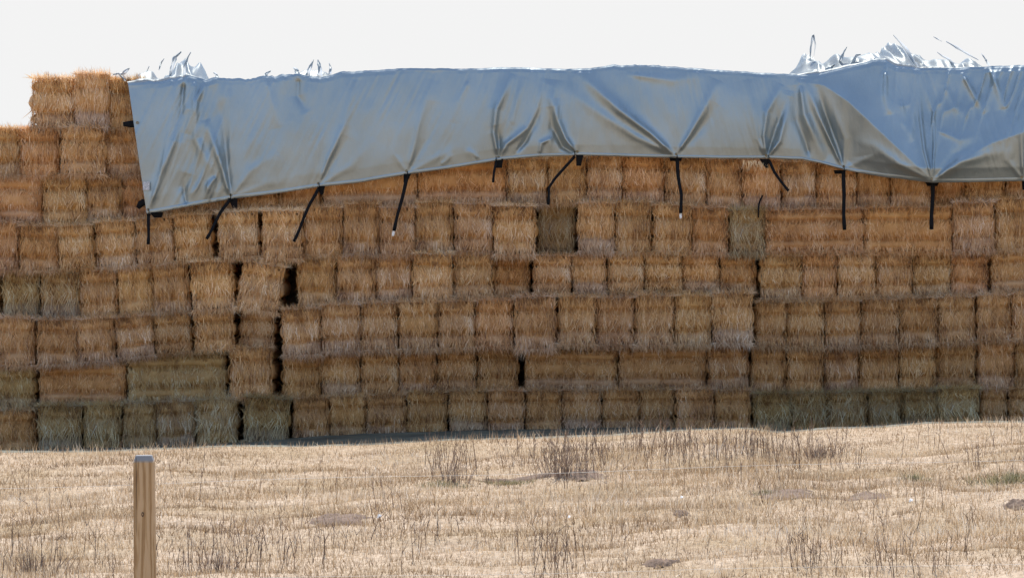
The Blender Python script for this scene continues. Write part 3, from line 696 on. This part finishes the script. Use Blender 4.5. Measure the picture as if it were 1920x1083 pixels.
# sewn label near the lower left corner
p0 = front_at(274, 350)
lw, lh = .066, .082
V = np.array([(-lw / 2, 0, -lh / 2), (lw / 2, 0, -lh / 2), (lw / 2, 0, lh / 2), (-lw / 2, 0, lh / 2), (-lw / 2, .003, -lh / 2), (lw / 2, .003, -lh / 2), (lw / 2, .003, lh / 2), (-lw / 2, .003, lh / 2)])
lm = mesh_np('sewn_label', V, [np.array([(0, 1, 2, 3), (7, 6, 5, 4), (0, 4, 5, 1), (3, 2, 6, 7), (0, 3, 7, 4), (1, 5, 6, 2)])], smooth=False)
def label_mat():
    m, N, K = mat('printed_label')
    o = N.new('ShaderNodeOutputMaterial'); p = N.new('ShaderNodeBsdfPrincipled'); tcn = N.new('ShaderNodeTexCoord')
    mp = N.new('ShaderNodeMapping'); mp.inputs['Scale'].default_value = (60, 1, 95); K(tcn.outputs['Object'], mp.inputs[0])
    ck = N.new('ShaderNodeTexNoise'); ck.inputs['Scale'].default_value = 1; K(mp.outputs[0], ck.inputs['Vector'])
    r = ramp(N, [(.42, (.62, .60, .58)), (.5, (.36, .36, .37))]); K(ck.outputs['Fac'], r.inputs[0]); K(r.outputs[0], p.inputs['Base Color'])
    K(p.outputs[0], o.inputs[0]); return m
lb = link('sewn_label', lm, label_mat(), tarp); lb.location = tuple(p0 + np.array([0, -.022, 0]) - np.array(tarp.location))

# loose torn folds whipping up above the top
def flap(pts, wds, Y0, lean=.0, seed=0):
    r = np.random.default_rng(seed); n = 26
    cum = np.concatenate([[0], np.cumsum([math.dist(pts[i], pts[i + 1]) for i in range(len(pts) - 1)])]); cum /= cum[-1]
    ts = np.linspace(0, 1, n)
    X = np.interp(ts, cum, [p[0] for p in pts]); Z = np.interp(ts, cum, [p[1] for p in pts]); W = np.interp(ts, np.linspace(0, 1, len(wds)), wds)
    W = .8 * W * (1 + .25 * noise(ts * 9, seed, 0, 3)); rows = []
    for i in range(n):
        x, z = X[i], Z[i]; j = min(i + 1, n - 1); k = max(i - 1, 0)
        tx, tz = X[j] - X[k], Z[j] - Z[k]; l = math.hypot(tx, tz); nx, nz = -tz / l, tx / l
        for s, yo in ((-1, .015), (-.4, -.02), (.2, .012), (1, -.01)):
            Y = Y0 + lean * ts[i] + yo + .03 * math.sin(ts[i] * 7 + seed)
            rows.append(at(x + nx * s * W[i] / 2, z + nz * s * W[i] / 2, Y))
    V = np.array(rows); me = mesh_np('loose_fold', to_local(tarp, V), [grid_faces(n, 4)])
    o = link('loose_fold', me, M_THIN, tarp)
    return o
FL = [([(318, 148), (322, 128), (328, 108), (340, 97)], [4, 7, 10, 3], .2), ([(345, 150), (346, 125), (352, 108), (358, 98)], [9, 6, 6, 2], .05),
      ([(272, 145), (276, 132), (280, 124)], [2, 4, 1], .25), ([(298, 132), (302, 118), (308, 110)], [2, 4, 1], .3), ([(232, 150), (228, 140), (243, 128)], [6, 12, 2], .1),
      ([(212, 140), (222, 138), (236, 152)], [3, 4, 6], -.02),
      ([(575, 150), (580, 130), (588, 112)], [16, 10, 2], .05), ([(600, 150), (600, 130), (596, 112)], [14, 12, 3], .08), ([(618, 140), (620, 128), (617, 118)], [8, 5, 2], .05), ([(560, 146), (556, 132), (550, 127)], [12, 10, 4], .02),
      ([(408, 150), (406, 140), (400, 136)], [8, 6, 3], .02), ([(495, 148), (500, 138), (508, 133)], [10, 6, 3], .02),
      ([(1519, 115), (1520, 90), (1525, 65), (1529, 85), (1526, 105)], [1.5, 4, 6, 3, 1], .55), ([(1572, 140), (1574, 118), (1582, 98), (1588, 88)], [8, 7, 6, 1.5], .15),
      ([(1560, 142), (1552, 132), (1566, 122)], [16, 12, 5], .1), ([(1598, 150), (1596, 122), (1606, 104), (1614, 102)], [14, 16, 9, 3], .12), ([(1628, 150), (1634, 124), (1642, 108)], [18, 14, 4], .1),
      ([(1722, 128), (1712, 115), (1700, 95), (1688, 80), (1675, 66)], [5, 8, 10, 5, 2], .25), ([(1790, 128), (1780, 112), (1768, 106), (1757, 98)], [9, 5, 4, 1], .2),
      ([(1835, 113), (1815, 102), (1795, 90), (1774, 78)], [1.5, 5, 6, 2], .5), ([(1766, 78), (1757, 73), (1750, 69)], [1, 2.5, 1], .5), ([(1855, 124), (1848, 112), (1840, 100)], [6, 4, 1.5], .15)]
for i, (pts, wds, y0) in enumerate(FL): flap(pts, wds, y0, .05, i)

# ------------------------------------------------------------------ straps
def strap(name_label, pts, w0=.010, tab=None, tip=False, Y=-.15, cat='strap'):
    base = at(*pts[0], Y)
    o = empty('tie_strap', base, name_label, cat, 'black straps hanging from the tarp hem')
    P = [];
    for i in range(len(pts) - 1):
        for t in np.linspace(0, 1, 5)[(1 if i else 0):]:
            x = pts[i][0] + (pts[i + 1][0] - pts[i][0]) * t; y = pts[i][1] + (pts[i + 1][1] - pts[i][1]) * t
            P.append((x + math.sin(y * .09) * .6, y))
    n = len(P); W3 = [np.array(at(x, y, Y - .03 * (k / (n - 1)))) - np.array(base) for k, (x, y) in enumerate(P)]
    rr = [w0 * 1.45 * (1.15 - .25 * k / (n - 1)) for k in range(n)]; rr[-2] *= 1.25; rr[-1] *= 1.15
    link('cord', tube_mesh('cord', W3, rr, 8, .6), M_BLACK, o)
    if tab:
        x0, y0, x1, y1, ws_, we_ = tab
        a = np.array(at(x0, y0, Y + .015)) - np.array(base); b = np.array(at(x1, y1, Y + .05)) - np.array(base); kk = CD / F
        V = []; dirv = b - a
        for t, wd in ((0, ws_), (.5, (ws_ + we_) / 2), (1, we_)):
            c = a + dirv * t
            V += [c + np.array([-wd * kk / 2, -.006, 0]), c + np.array([wd * kk / 2, -.006, 0]), c + np.array([wd * kk / 2, .006, 0]), c + np.array([-wd * kk / 2, .006, 0])]
        Fq = [(0, 1, 2, 3), (11, 10, 9, 8)]
        for r_ in (0, 4):
            for k in range(4): Fq.append((r_ + k, r_ + (k + 1) % 4, r_ + 4 + (k + 1) % 4, r_ + 4 + k))
        link('tab', mesh_np('tab', np.array(V), [np.array(Fq)], smooth=False), M_BLACK, o)
    # hook into the grommet
    h0 = np.array([0, 0, 0]); link('hook', tube_mesh('hook', [h0 + np.array([0, .0, -.01]), h0 + np.array([.004, -.012, .015]), h0 + np.array([0, -.006, .05])], .004, 6), M_BLACK, o)
    if tip:
        e = W3[-1]; dv = (W3[-1] - W3[-2]); dv = dv / np.linalg.norm(dv)
        link('end_tag', tube_mesh('end_tag', [e, e + dv * .03, e + dv * .052], [.013, .014, .009], 8, .4), M_WHITE, o)
    return o
strap('short black strap hanging straight down from the lower left corner of the tarp', [(279, 401), (278, 430), (278, 458)], tab=(293, 398, 296, 408, 26, 14), w0=.010)
strap('black strap slanting down left across the upper dark gap', [(432, 373), (414, 398), (400, 424), (387, 448)], tab=(436, 371, 441, 390, 18, 9), w0=.010)
strap('long black strap slanting down left past the pale bleached bale tops', [(598, 352), (582, 380), (566, 418), (551, 453)], tab=(602, 349, 603, 365, 15, 5), w0=.010)
strap('black strap with white tag on its end, fourth hem tie from the left', [(764, 331), (756, 362), (748, 395), (738, 433)], tab=(764, 326, 760, 342, 14, 7), w0=.011, tip=True)
strap('very short black strap with a knob end below the deep bent tarp crease', [(930, 303), (927, 320), (925, 342)], tab=(936, 298, 936, 315, 15, 11), w0=.008)
strap('kinked black rope bending down left above the recessed grey bale', [(1077, 293), (1058, 315), (1040, 336), (1029, 352), (1028, 384)], tab=(1087, 291, 1085, 311, 14, 9), w0=.009)
strap('slightly bowed black strap with white end tag below the wide V crease', [(1269, 297), (1272, 330), (1277, 365), (1277, 400)], tab=(1267, 296, 1267, 302, 24, 20), w0=.011, tip=True)
strap('black strap slanting down right from the hem, beside dry straw wisps', [(1441, 300), (1452, 322), (1466, 342), (1478, 358)], tab=(1433, 298, 1438, 315, 18, 5), w0=.009)
strap('thick straight black strap hanging left of the longest one on the right', [(1582, 320), (1582, 375), (1583, 431)], tab=(1575, 319, 1573, 326, 24, 16), w0=.012)
strap('thick black strap below the deepest point of the tarp at right', [(1749, 343), (1748, 385), (1746, 430)], tab=(1748, 342, 1748, 349, 26, 18), w0=.013)
strap('black tab of a strap at the right edge of the photo', [(1921, 340), (1922, 348), (1923, 356)], tab=(1922, 338, 1922, 356, 12, 10), w0=.009)
o = empty('strap_piece', at(1428, 368, -.10), 'short curved loose piece of black strap lying against the bales', 'strap')
link('cord', tube_mesh('cord', [np.array(at(x, y, -.09)) - np.array(o.location) for x, y in [(1430, 366), (1427, 372), (1423, 382), (1422, 394), (1422, 408)]], [.006, .009, .009, .008, .006], 8, .6), M_BLACK, o)
for lab, pts, Y in (('black strap lump poking from behind the left tarp edge, upper one', [(256, 232), (244, 233), (231, 233)], -.05),
                    ('black strap lump poking from behind the left tarp edge, lower one', [(272, 378), (264, 382), (258, 390)], -.05)):
    o = empty('strap_buckle', at(*pts[0], Y), lab, 'strap', 'black straps hanging from the tarp hem')
    link('cord', tube_mesh('cord', [np.array(at(*q, Y - .01)) - np.array(o.location) for q in pts], [.035, .034, .02], 10, .5), M_BLACK, o)

# ------------------------------------------------------------------ field grass
def field(n, seed, xr, yr, hmin, hmax, wmin, wmax, tmean, tsd, lean=.35, mask=None):
    r = np.random.default_rng(seed)
    x = r.uniform(*xr, n); y = r.uniform(*yr, n)
    if mask is not None:
        k = r.random(n) < mask(x, y); x, y = x[k], y[k]; n = len(x)
    z = ground_z(x, y) - .006
    h = r.uniform(hmin, hmax, n) * (.35 + .65 * np.clip((-2.4 - y) / .9, 0, 1)) * (.75 + .5 * np.clip(fbm(x * .9, y * 1.3, 0, 21) + .3, 0, 1))
    a = r.uniform(0, 2 * np.pi, n); le = np.abs(r.normal(0, lean, n))
    dr = norm(np.stack([np.cos(a) * le, np.sin(a) * le, np.ones(n)], 1))
    b = r.uniform(0, 2 * np.pi, n); side = norm(np.cross(dr, np.stack([np.cos(b), np.sin(b), np.zeros(n)], 1)))
    bend = np.stack([r.normal(0, .12, n), r.normal(0, .12, n), -np.abs(r.normal(0, .15, n))], 1)
    tn = tmean + r.normal(0, tsd, n) + .19 * fbm(x * 1.3, y * 2.6, 0, 23) + .10 * noise(x * 9, y * 9, 0, 24)
    return blades(np.stack([x, y, z], 1), dr, side, h, r.uniform(wmin, wmax, n), bend, tn)
def merge(parts):
    off = 0; V, Q, T, To = [], [], [], []
    for v, q, t, to in parts: V.append(v); Q.append(q + off); T.append(t + off); To.append(to); off += len(v)
    return np.concatenate(V), np.concatenate(Q), np.concatenate(T), np.concatenate(To)
def view_mask(x, y):                                       # full density where the camera can look, thinner round it
    hw = (CD + y) * .19 + .8
    return np.where(np.abs(x) < hw, 1.0, .18)
v, q, t, to = merge([field(2600, 64, (-6.5, 6.5), (-2.6, -2.15), .14, .34, .003, .006, .62, .22, lean=.3), field(340000, 61, (-8.5, 8.5), (-12.6, -2.05), .022, .085, .0025, .0062, .56, .22, lean=.5, mask=view_mask),
                     field(26000, 62, (-7, 7), (-12.6, -2.2), .07, .16, .003, .007, .72, .25, lean=.3, mask=lambda x, y: view_mask(x, y) * np.clip(.35 + fbm(x * .6, y * .9, 0, 71), .05, 1))])
tag(link('dry_grass', mesh_np('dry_grass', v, [q, t], to), M_FIELD), 'short bleached dry grass covering the field in front of the stack', 'grass', kind='stuff')

# strip along the stack's foot, with the stack's shade painted into its colour
M_SHADE_PAINT = straw_mat('shade_painted_hay', [(0, (.035, .035, .024)), (.5, (.10, .10, .068)), (1, (.23, .22, .16))], trans=.05, objcol=False)
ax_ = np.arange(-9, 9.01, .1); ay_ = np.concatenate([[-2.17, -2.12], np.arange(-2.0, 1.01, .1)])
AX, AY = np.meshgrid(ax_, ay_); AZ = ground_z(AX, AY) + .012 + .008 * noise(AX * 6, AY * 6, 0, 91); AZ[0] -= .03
tag(link('shade_painted_ground', mesh_np('shade_painted_ground', np.stack([AX, AY, AZ], -1).reshape(-1, 3), [grid_faces(len(ay_), len(ax_))],
    tone=.45 + .25 * noise(AX * 3, AY * 5, 0, 92).ravel()), M_SHADE_PAINT), kind='structure')
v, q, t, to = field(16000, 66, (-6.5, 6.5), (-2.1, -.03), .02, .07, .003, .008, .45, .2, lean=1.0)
tag(link('shade_painted_hay', mesh_np('shade_painted_hay', v, [q, t], to), M_SHADE_PAINT), 'hay litter along the foot of the stack, its shade painted in dark grey green', 'hay litter', kind='stuff')

# dead brown weed stalks: patches of them are too many to count
PATCH = [(1060, 858, 80, 22, 1.4), (1230, 836, 110, 22, 1.4), (1400, 838, 100, 26, 1.4), (850, 862, 55, 26, .6), (1530, 850, 90, 30, .55), (400, 1040, 110, 28, .6), (90, 1040, 100, 40, .45), (560, 1030, 80, 40, .4),
         (1510, 1050, 60, 35, .35), (1040, 1040, 60, 40, .5), (1700, 1050, 100, 40, .4), (1180, 870, 200, 45, .3), (800, 1000, 120, 40, .25), (1850, 850, 80, 40, .25)]
def ground_point(px, py):
    """where the view ray through a pixel meets the ground"""
    lo, hi = 8.0, CD - 1.0
    ds = np.linspace(lo, hi, 900); X = (px - 960) / F * ds; z = CZ + (541.5 - py) / F * ds
    g = ground_z(X, ds - CD); k = np.argmax(g >= z); return float(X[k]), float(ds[k] - CD), float(g[k])
r = np.random.default_rng(77); sx, sy = [], []
for (cx, cy, wx, wy, dens) in PATCH:
    for _ in range(int(100 * dens)):
        px, py = cx + r.normal(0, wx * .6), cy + 12 + r.normal(0, wy * .6)
        if not (-60 < px < 1980 and py < 1110): continue
        yb_ = np.interp(px, *CREST) + 8
        if py < yb_: continue
        X, Y, Z = ground_point(px, py); sx.append(X); sy.append(Y)
for _ in range(180): sx.append(r.uniform(-5.6, 5.6)); sy.append(r.uniform(-12, -2.4))
sx, sy = np.array(sx), np.array(sy); n = len(sx)
sz = ground_z(sx, sy) - .01
parts = []
h = r.uniform(.10, .30, n); dr = norm(np.stack([r.normal(0, .14, n), r.normal(0, .14, n), np.ones(n)], 1))
base = np.stack([sx, sy, sz], 1); tn = .45 + r.normal(0, .22, n)
for ang in (0, np.pi / 2):
    side = norm(np.cross(dr, np.stack([np.full(n, math.cos(ang)), np.full(n, math.sin(ang)), np.zeros(n)], 1)))
    parts.append(blades(base, dr, side, h, r.uniform(.003, .0065, n), np.stack([r.normal(0, .12, n), r.normal(0, .1, n), np.zeros(n)], 1) * 0 + dr * 0, tn))
for k in range(2):                                         # side twigs
    t0 = r.uniform(.35, .9, n)[:, None]; rt = base + dr * h[:, None] * t0
    d2 = norm(dr + np.stack([r.normal(0, .55, n), r.normal(0, .55, n), np.zeros(n)], 1))
    side = norm(np.cross(d2, np.tile([0, 1.0, 0], (n, 1)) + r.normal(0, .2, (n, 3))))
    parts.append(blades(rt, d2, side, h * r.uniform(.15, .4, n), r.uniform(.003, .005, n), np.zeros((n, 3)), tn))
v, q, t, to = merge(parts)
tag(link('weed_stalks', mesh_np('weed_stalks', v, [q, t], to), M_STEM), 'thin dead brown weed stalks scattered in patches over the dry field', 'weeds', kind='stuff')

# individual clumps and marks
def clump(name, label, cat, px, py, n, rad, hmax, m, group=None, lean=.35, wd=(.003, .007), tmean=.5, seed=0, flat=.5):
    X, Y, Z = ground_point(px, min(py, 1082)); r = np.random.default_rng(900 + seed)
    a = r.uniform(0, 2 * np.pi, n); rr = np.minimum(np.abs(r.normal(0, rad * .5, n)), rad * r.uniform(.7, 1, n))
    x = np.cos(a) * rr; y = np.sin(a) * rr * flat
    z = ground_z(X + x, Y + y) - Z - .005
    dr = norm(np.stack([x / rad * .5 + r.normal(0, lean, n), y / rad * .5 + r.normal(0, lean, n), np.ones(n)], 1))
    b = r.uniform(0, 2 * np.pi, n); side = norm(np.cross(dr, np.stack([np.cos(b), np.sin(b), 0 * b], 1)))
    v, q, t, to = blades(np.stack([x, y, z], 1), dr, side, r.uniform(.4, 1, n) * hmax, r.uniform(*wd, n), np.stack([r.normal(0, .2, n), r.normal(0, .2, n), -np.abs(r.normal(0, .2, n))], 1), tmean + r.normal(0, .2, n))
    o = link(name, mesh_np(name, v, [q, t], to), m); o.location = (X, Y, Z); return tag(o, label, cat, group)
clump('green_tuft', 'large greenish grass tuft at the right edge of the field', 'grass tuft', 1895, 903, 600, .40, .11, M_GREEN, 'green tufts in the dry field', seed=1)
clump('green_tuft', 'small olive tuft in the field right of the bare soil patches', 'grass tuft', 1715, 900, 260, .16, .09, M_GREEN, 'green tufts in the dry field', seed=2)
clump('green_tuft', 'low green tuft left of the long bare soil patch', 'grass tuft', 1432, 928, 200, .12, .07, M_GREEN, 'green tufts in the dry field', seed=3)
clump('green_tuft', 'flat green tuft at the left end of the dark rut', 'grass tuft', 830, 912, 600, .24, .06, M_GREEN, 'green tufts in the dry field', seed=4)
clump('green_tuft', 'flat green tuft under the right half of the dark rut', 'grass tuft', 950, 908, 500, .26, .06, M_GREEN, 'green tufts in the dry field', seed=5)
clump('weed_clump', 'dense brown dead weed clump standing over the dark rut', 'weed clump', 1062, 895, 120, .30, .30, M_STEM, 'dead weed clumps', lean=.13, seed=6, wd=(.004, .008))
clump('weed_clump', 'thin dead weed clump left of the dense brown clump', 'weed clump', 850, 905, 50, .16, .30, M_STEM, 'dead weed clumps', lean=.13, seed=7, wd=(.004, .008))
clump('weed_clump', 'dark weed clump at the bottom just right of the fence post', 'weed clump', 410, 1072, 90, .26, .20, M_STEM, 'dead weed clumps', lean=.2, seed=9, wd=(.004, .007))
clump('weed_clump', 'dark weed clump near the bottom left corner', 'weed clump', 55, 1070, 80, .30, .20, M_STEM, 'dead weed clumps', lean=.2, seed=10, wd=(.004, .007))
clump('weed_clump', 'brown weed clump below the ground crest under the grey green bales', 'weed clump', 1535, 858, 120, .26, .22, M_STEM, 'dead weed clumps', lean=.2, seed=11, wd=(.004, .007))

def mound(name, label, px, py, wx, wy, hh, seed, m=M_SOIL, cat='soil patch', group='bare soil patches'):
    X, Y, Z = ground_point(px, py); n = 28
    a, b = np.meshgrid(np.linspace(-1, 1, n), np.linspace(-1, 1, n // 2 * 2))
    rr = np.sqrt(a * a + b * b); x = a * wx; y = b * wy
    edge = 1 - np.clip(rr + .35 * noise(a * 3, b * 3, 0, seed), 0, 1.1) ** 2
    z = ground_z(X + x, Y + y) - Z + hh * np.maximum(edge, -.25) + .35 * hh * noise(a * 7, b * 7, 0, seed + 1) - .004
    o = link(name, mesh_np(name, np.stack([x, y, z], -1).reshape(-1, 3), [grid_faces(*a.shape)]), m); o.location = (X, Y, Z); return tag(o, label, cat, group)
mound('soil_or_shade_patch', 'long bare soil patch right of centre in the field', 1480, 928, .32, .32, .022, 1)
mound('soil_or_shade_patch', 'broken bare soil patch right of the long one', 1615, 935, .24, .32, .022, 2)
mound('soil_or_shade_patch', 'flat brown soil patch left of centre above the weeds', 640, 975, .26, .30, .022, 3)
mound('soil_or_shade_patch', 'small dark clod near the white scrap right of centre', 1278, 963, .06, .09, .022, 4)
mound('soil_or_shade_patch', 'dark animal hole at the far right of the field', 1905, 950, .09, .12, .03, 5)
mound('soil_or_shade_patch', 'dark hollow at the right end of the dark rut', 1095, 893, .20, .18, .03, 6)
mound('soil_or_shade_patch', 'long rut in the grass under the dense weed clump, its shade painted dark', 985, 899, .42, .10, .02, 8)  # dark soil colour painted in for the shade inside the rut
mound('soil_or_shade_patch', 'row of dark clods near the bottom right of centre', 1240, 1058, .12, .10, .03, 7)
for px, py, lab, s in ((711, 985, 'small white scrap lying in the grass left of centre', .016), (1067, 985, 'tiny white scrap in the grass below the dark rut', .010), (1278, 948, 'tiny white scrap just above the small dark clod', .012), (1708, 955, 'pale scrap in the grass right of the soil patches', .014)):
    X, Y, Z = ground_point(px, py)
    V = np.array([(-s, 0, 0), (s * .8, -.01, .01), (s, .01, s * 1.6), (-s * .4, .015, s * 2), (0, .03, s), (0, -.02, s * .8)])
    o = link('litter_scrap', mesh_np('litter_scrap', V, [np.array([(0, 1, 5), (1, 2, 5), (2, 3, 5), (3, 0, 5), (1, 0, 4), (2, 1, 4), (3, 2, 4), (0, 3, 4)])], smooth=False), M_SCRAP)
    o.location = (X, Y, Z + .05); tag(o, lab, 'litter', 'white scraps in the grass')

# straw wisps caught below the hem near the eighth tie
r = np.random.default_rng(5); n = 60
p = np.array(at(1415, 302, -.10)); root = np.stack([r.uniform(-.12, .12, n), r.uniform(-.02, .01, n), r.uniform(-.01, .015, n)], 1)
dr = norm(np.stack([r.normal(0, .35, n), r.normal(-.1, .15, n), -np.ones(n)], 1)); side = norm(np.cross(dr, np.tile([0, -1., 0], (n, 1))))
v, q, t, to = blades(root, dr, side, r.uniform(.04, .13, n), r.uniform(.003, .005, n), np.zeros((n, 3)), .85 + r.normal(0, .1, n))
o = link('straw_wisps', mesh_np('straw_wisps', v, [q, t], to), M_STRAW); o.location = tuple(p)
tag(o, 'pale straw wisps hanging out below the tarp hem beside a black strap', 'straw tuft')

# ------------------------------------------------------------------ fence
PY_ = -15.0; k = (CD + PY_) / F
X0, _, ZT = at(270, 853, PY_)
pw = 39 * k / 2
zb = ZT - POST_H
post = empty('fence_post', (X0, PY_, zb), 'square wooden fence post with a grey slanted top, standing in the left foreground', 'fence post')
import bmesh
bm = bmesh.new(); rings = []
for z, s in ((0, 1.06), (POST_H * .5, 1.03), (POST_H - .16, 1.0), (POST_H - .033, .985), (POST_H, .76)):
    c = .12; ring = []
    for ax, ay in ((-1, -1 + c), (-1 + c, -1), (1 - c, -1), (1, -1 + c), (1, 1 - c), (1 - c, 1), (-1 + c, 1), (-1, 1 - c)):
        ring.append(bm.verts.new((ax * pw * s + (z - POST_H) * -.010, ay * pw * s, z)))
    rings.append(ring)
for a, b in zip(rings, rings[1:]):
    for i in range(8): bm.faces.new((a[i], a[(i + 1) % 8], b[(i + 1) % 8], b[i]))
bm.faces.new(rings[-1]); me = bpy.data.meshes.new('timber'); bm.to_mesh(me); bm.free()
t_ = link('timber', me, M_WOOD, post); t_.rotation_euler = (0, 0, R(3))
# knot and drying crack
zk = POST_H - (962 - 853) * k
V = []; n = 14
for i in range(n):
    a = 2 * math.pi * i / n; V.append((math.cos(a) * .006, -pw * 1.02 - .0015, zk + math.sin(a) * .012))
V.append((0, -pw * 1.02 + .002, zk))
link('knot', mesh_np('knot', np.array(V), [np.array([(i, (i + 1) % n, n) for i in range(n)])]), simple('knot_wood', (.07, .04, .025), .8), post)
CR = [(-.033, zk + .28), (-.031, zk + .15), (-.033, zk), (-.030, zk - .2)]
V = [];
for i, (x, z) in enumerate(CR): V += [(x - .0012, -pw * 1.03 - .001, z), (x + .0012, -pw * 1.03 - .001, z)]
link('drying_crack', mesh_np('drying_crack', np.array(V), [grid_faces(4, 2)]), simple('crack_shade', (.05, .03, .02), .9), post)

# two thin pale wires of the same fence
for lab, yl, yr_, sag in (('upper pale fence wire crossing the field behind the wooden post', 912, 858, 4), ('lower pale fence wire crossing the bottom of the field', 1092, 1054, 3)):
    pts = []
    base = np.array(at(-300, yl, PY_ + .07))
    for i in range(40):
        t = i / 39; x = -300 + 2600 * t; y = yl + (yr_ - yl) * (x / 1920) + sag * math.sin(t * math.pi * 3) ** 2
        pts.append(np.array(at(x, y, PY_ + .07)) - base)
    o = link('fence_wire', tube_mesh('fence_wire', pts, .0008, 5), M_WIRE); o.location = tuple(base)
    tag(o, lab, 'fence wire', 'fence wires')
print('bales', cnt)
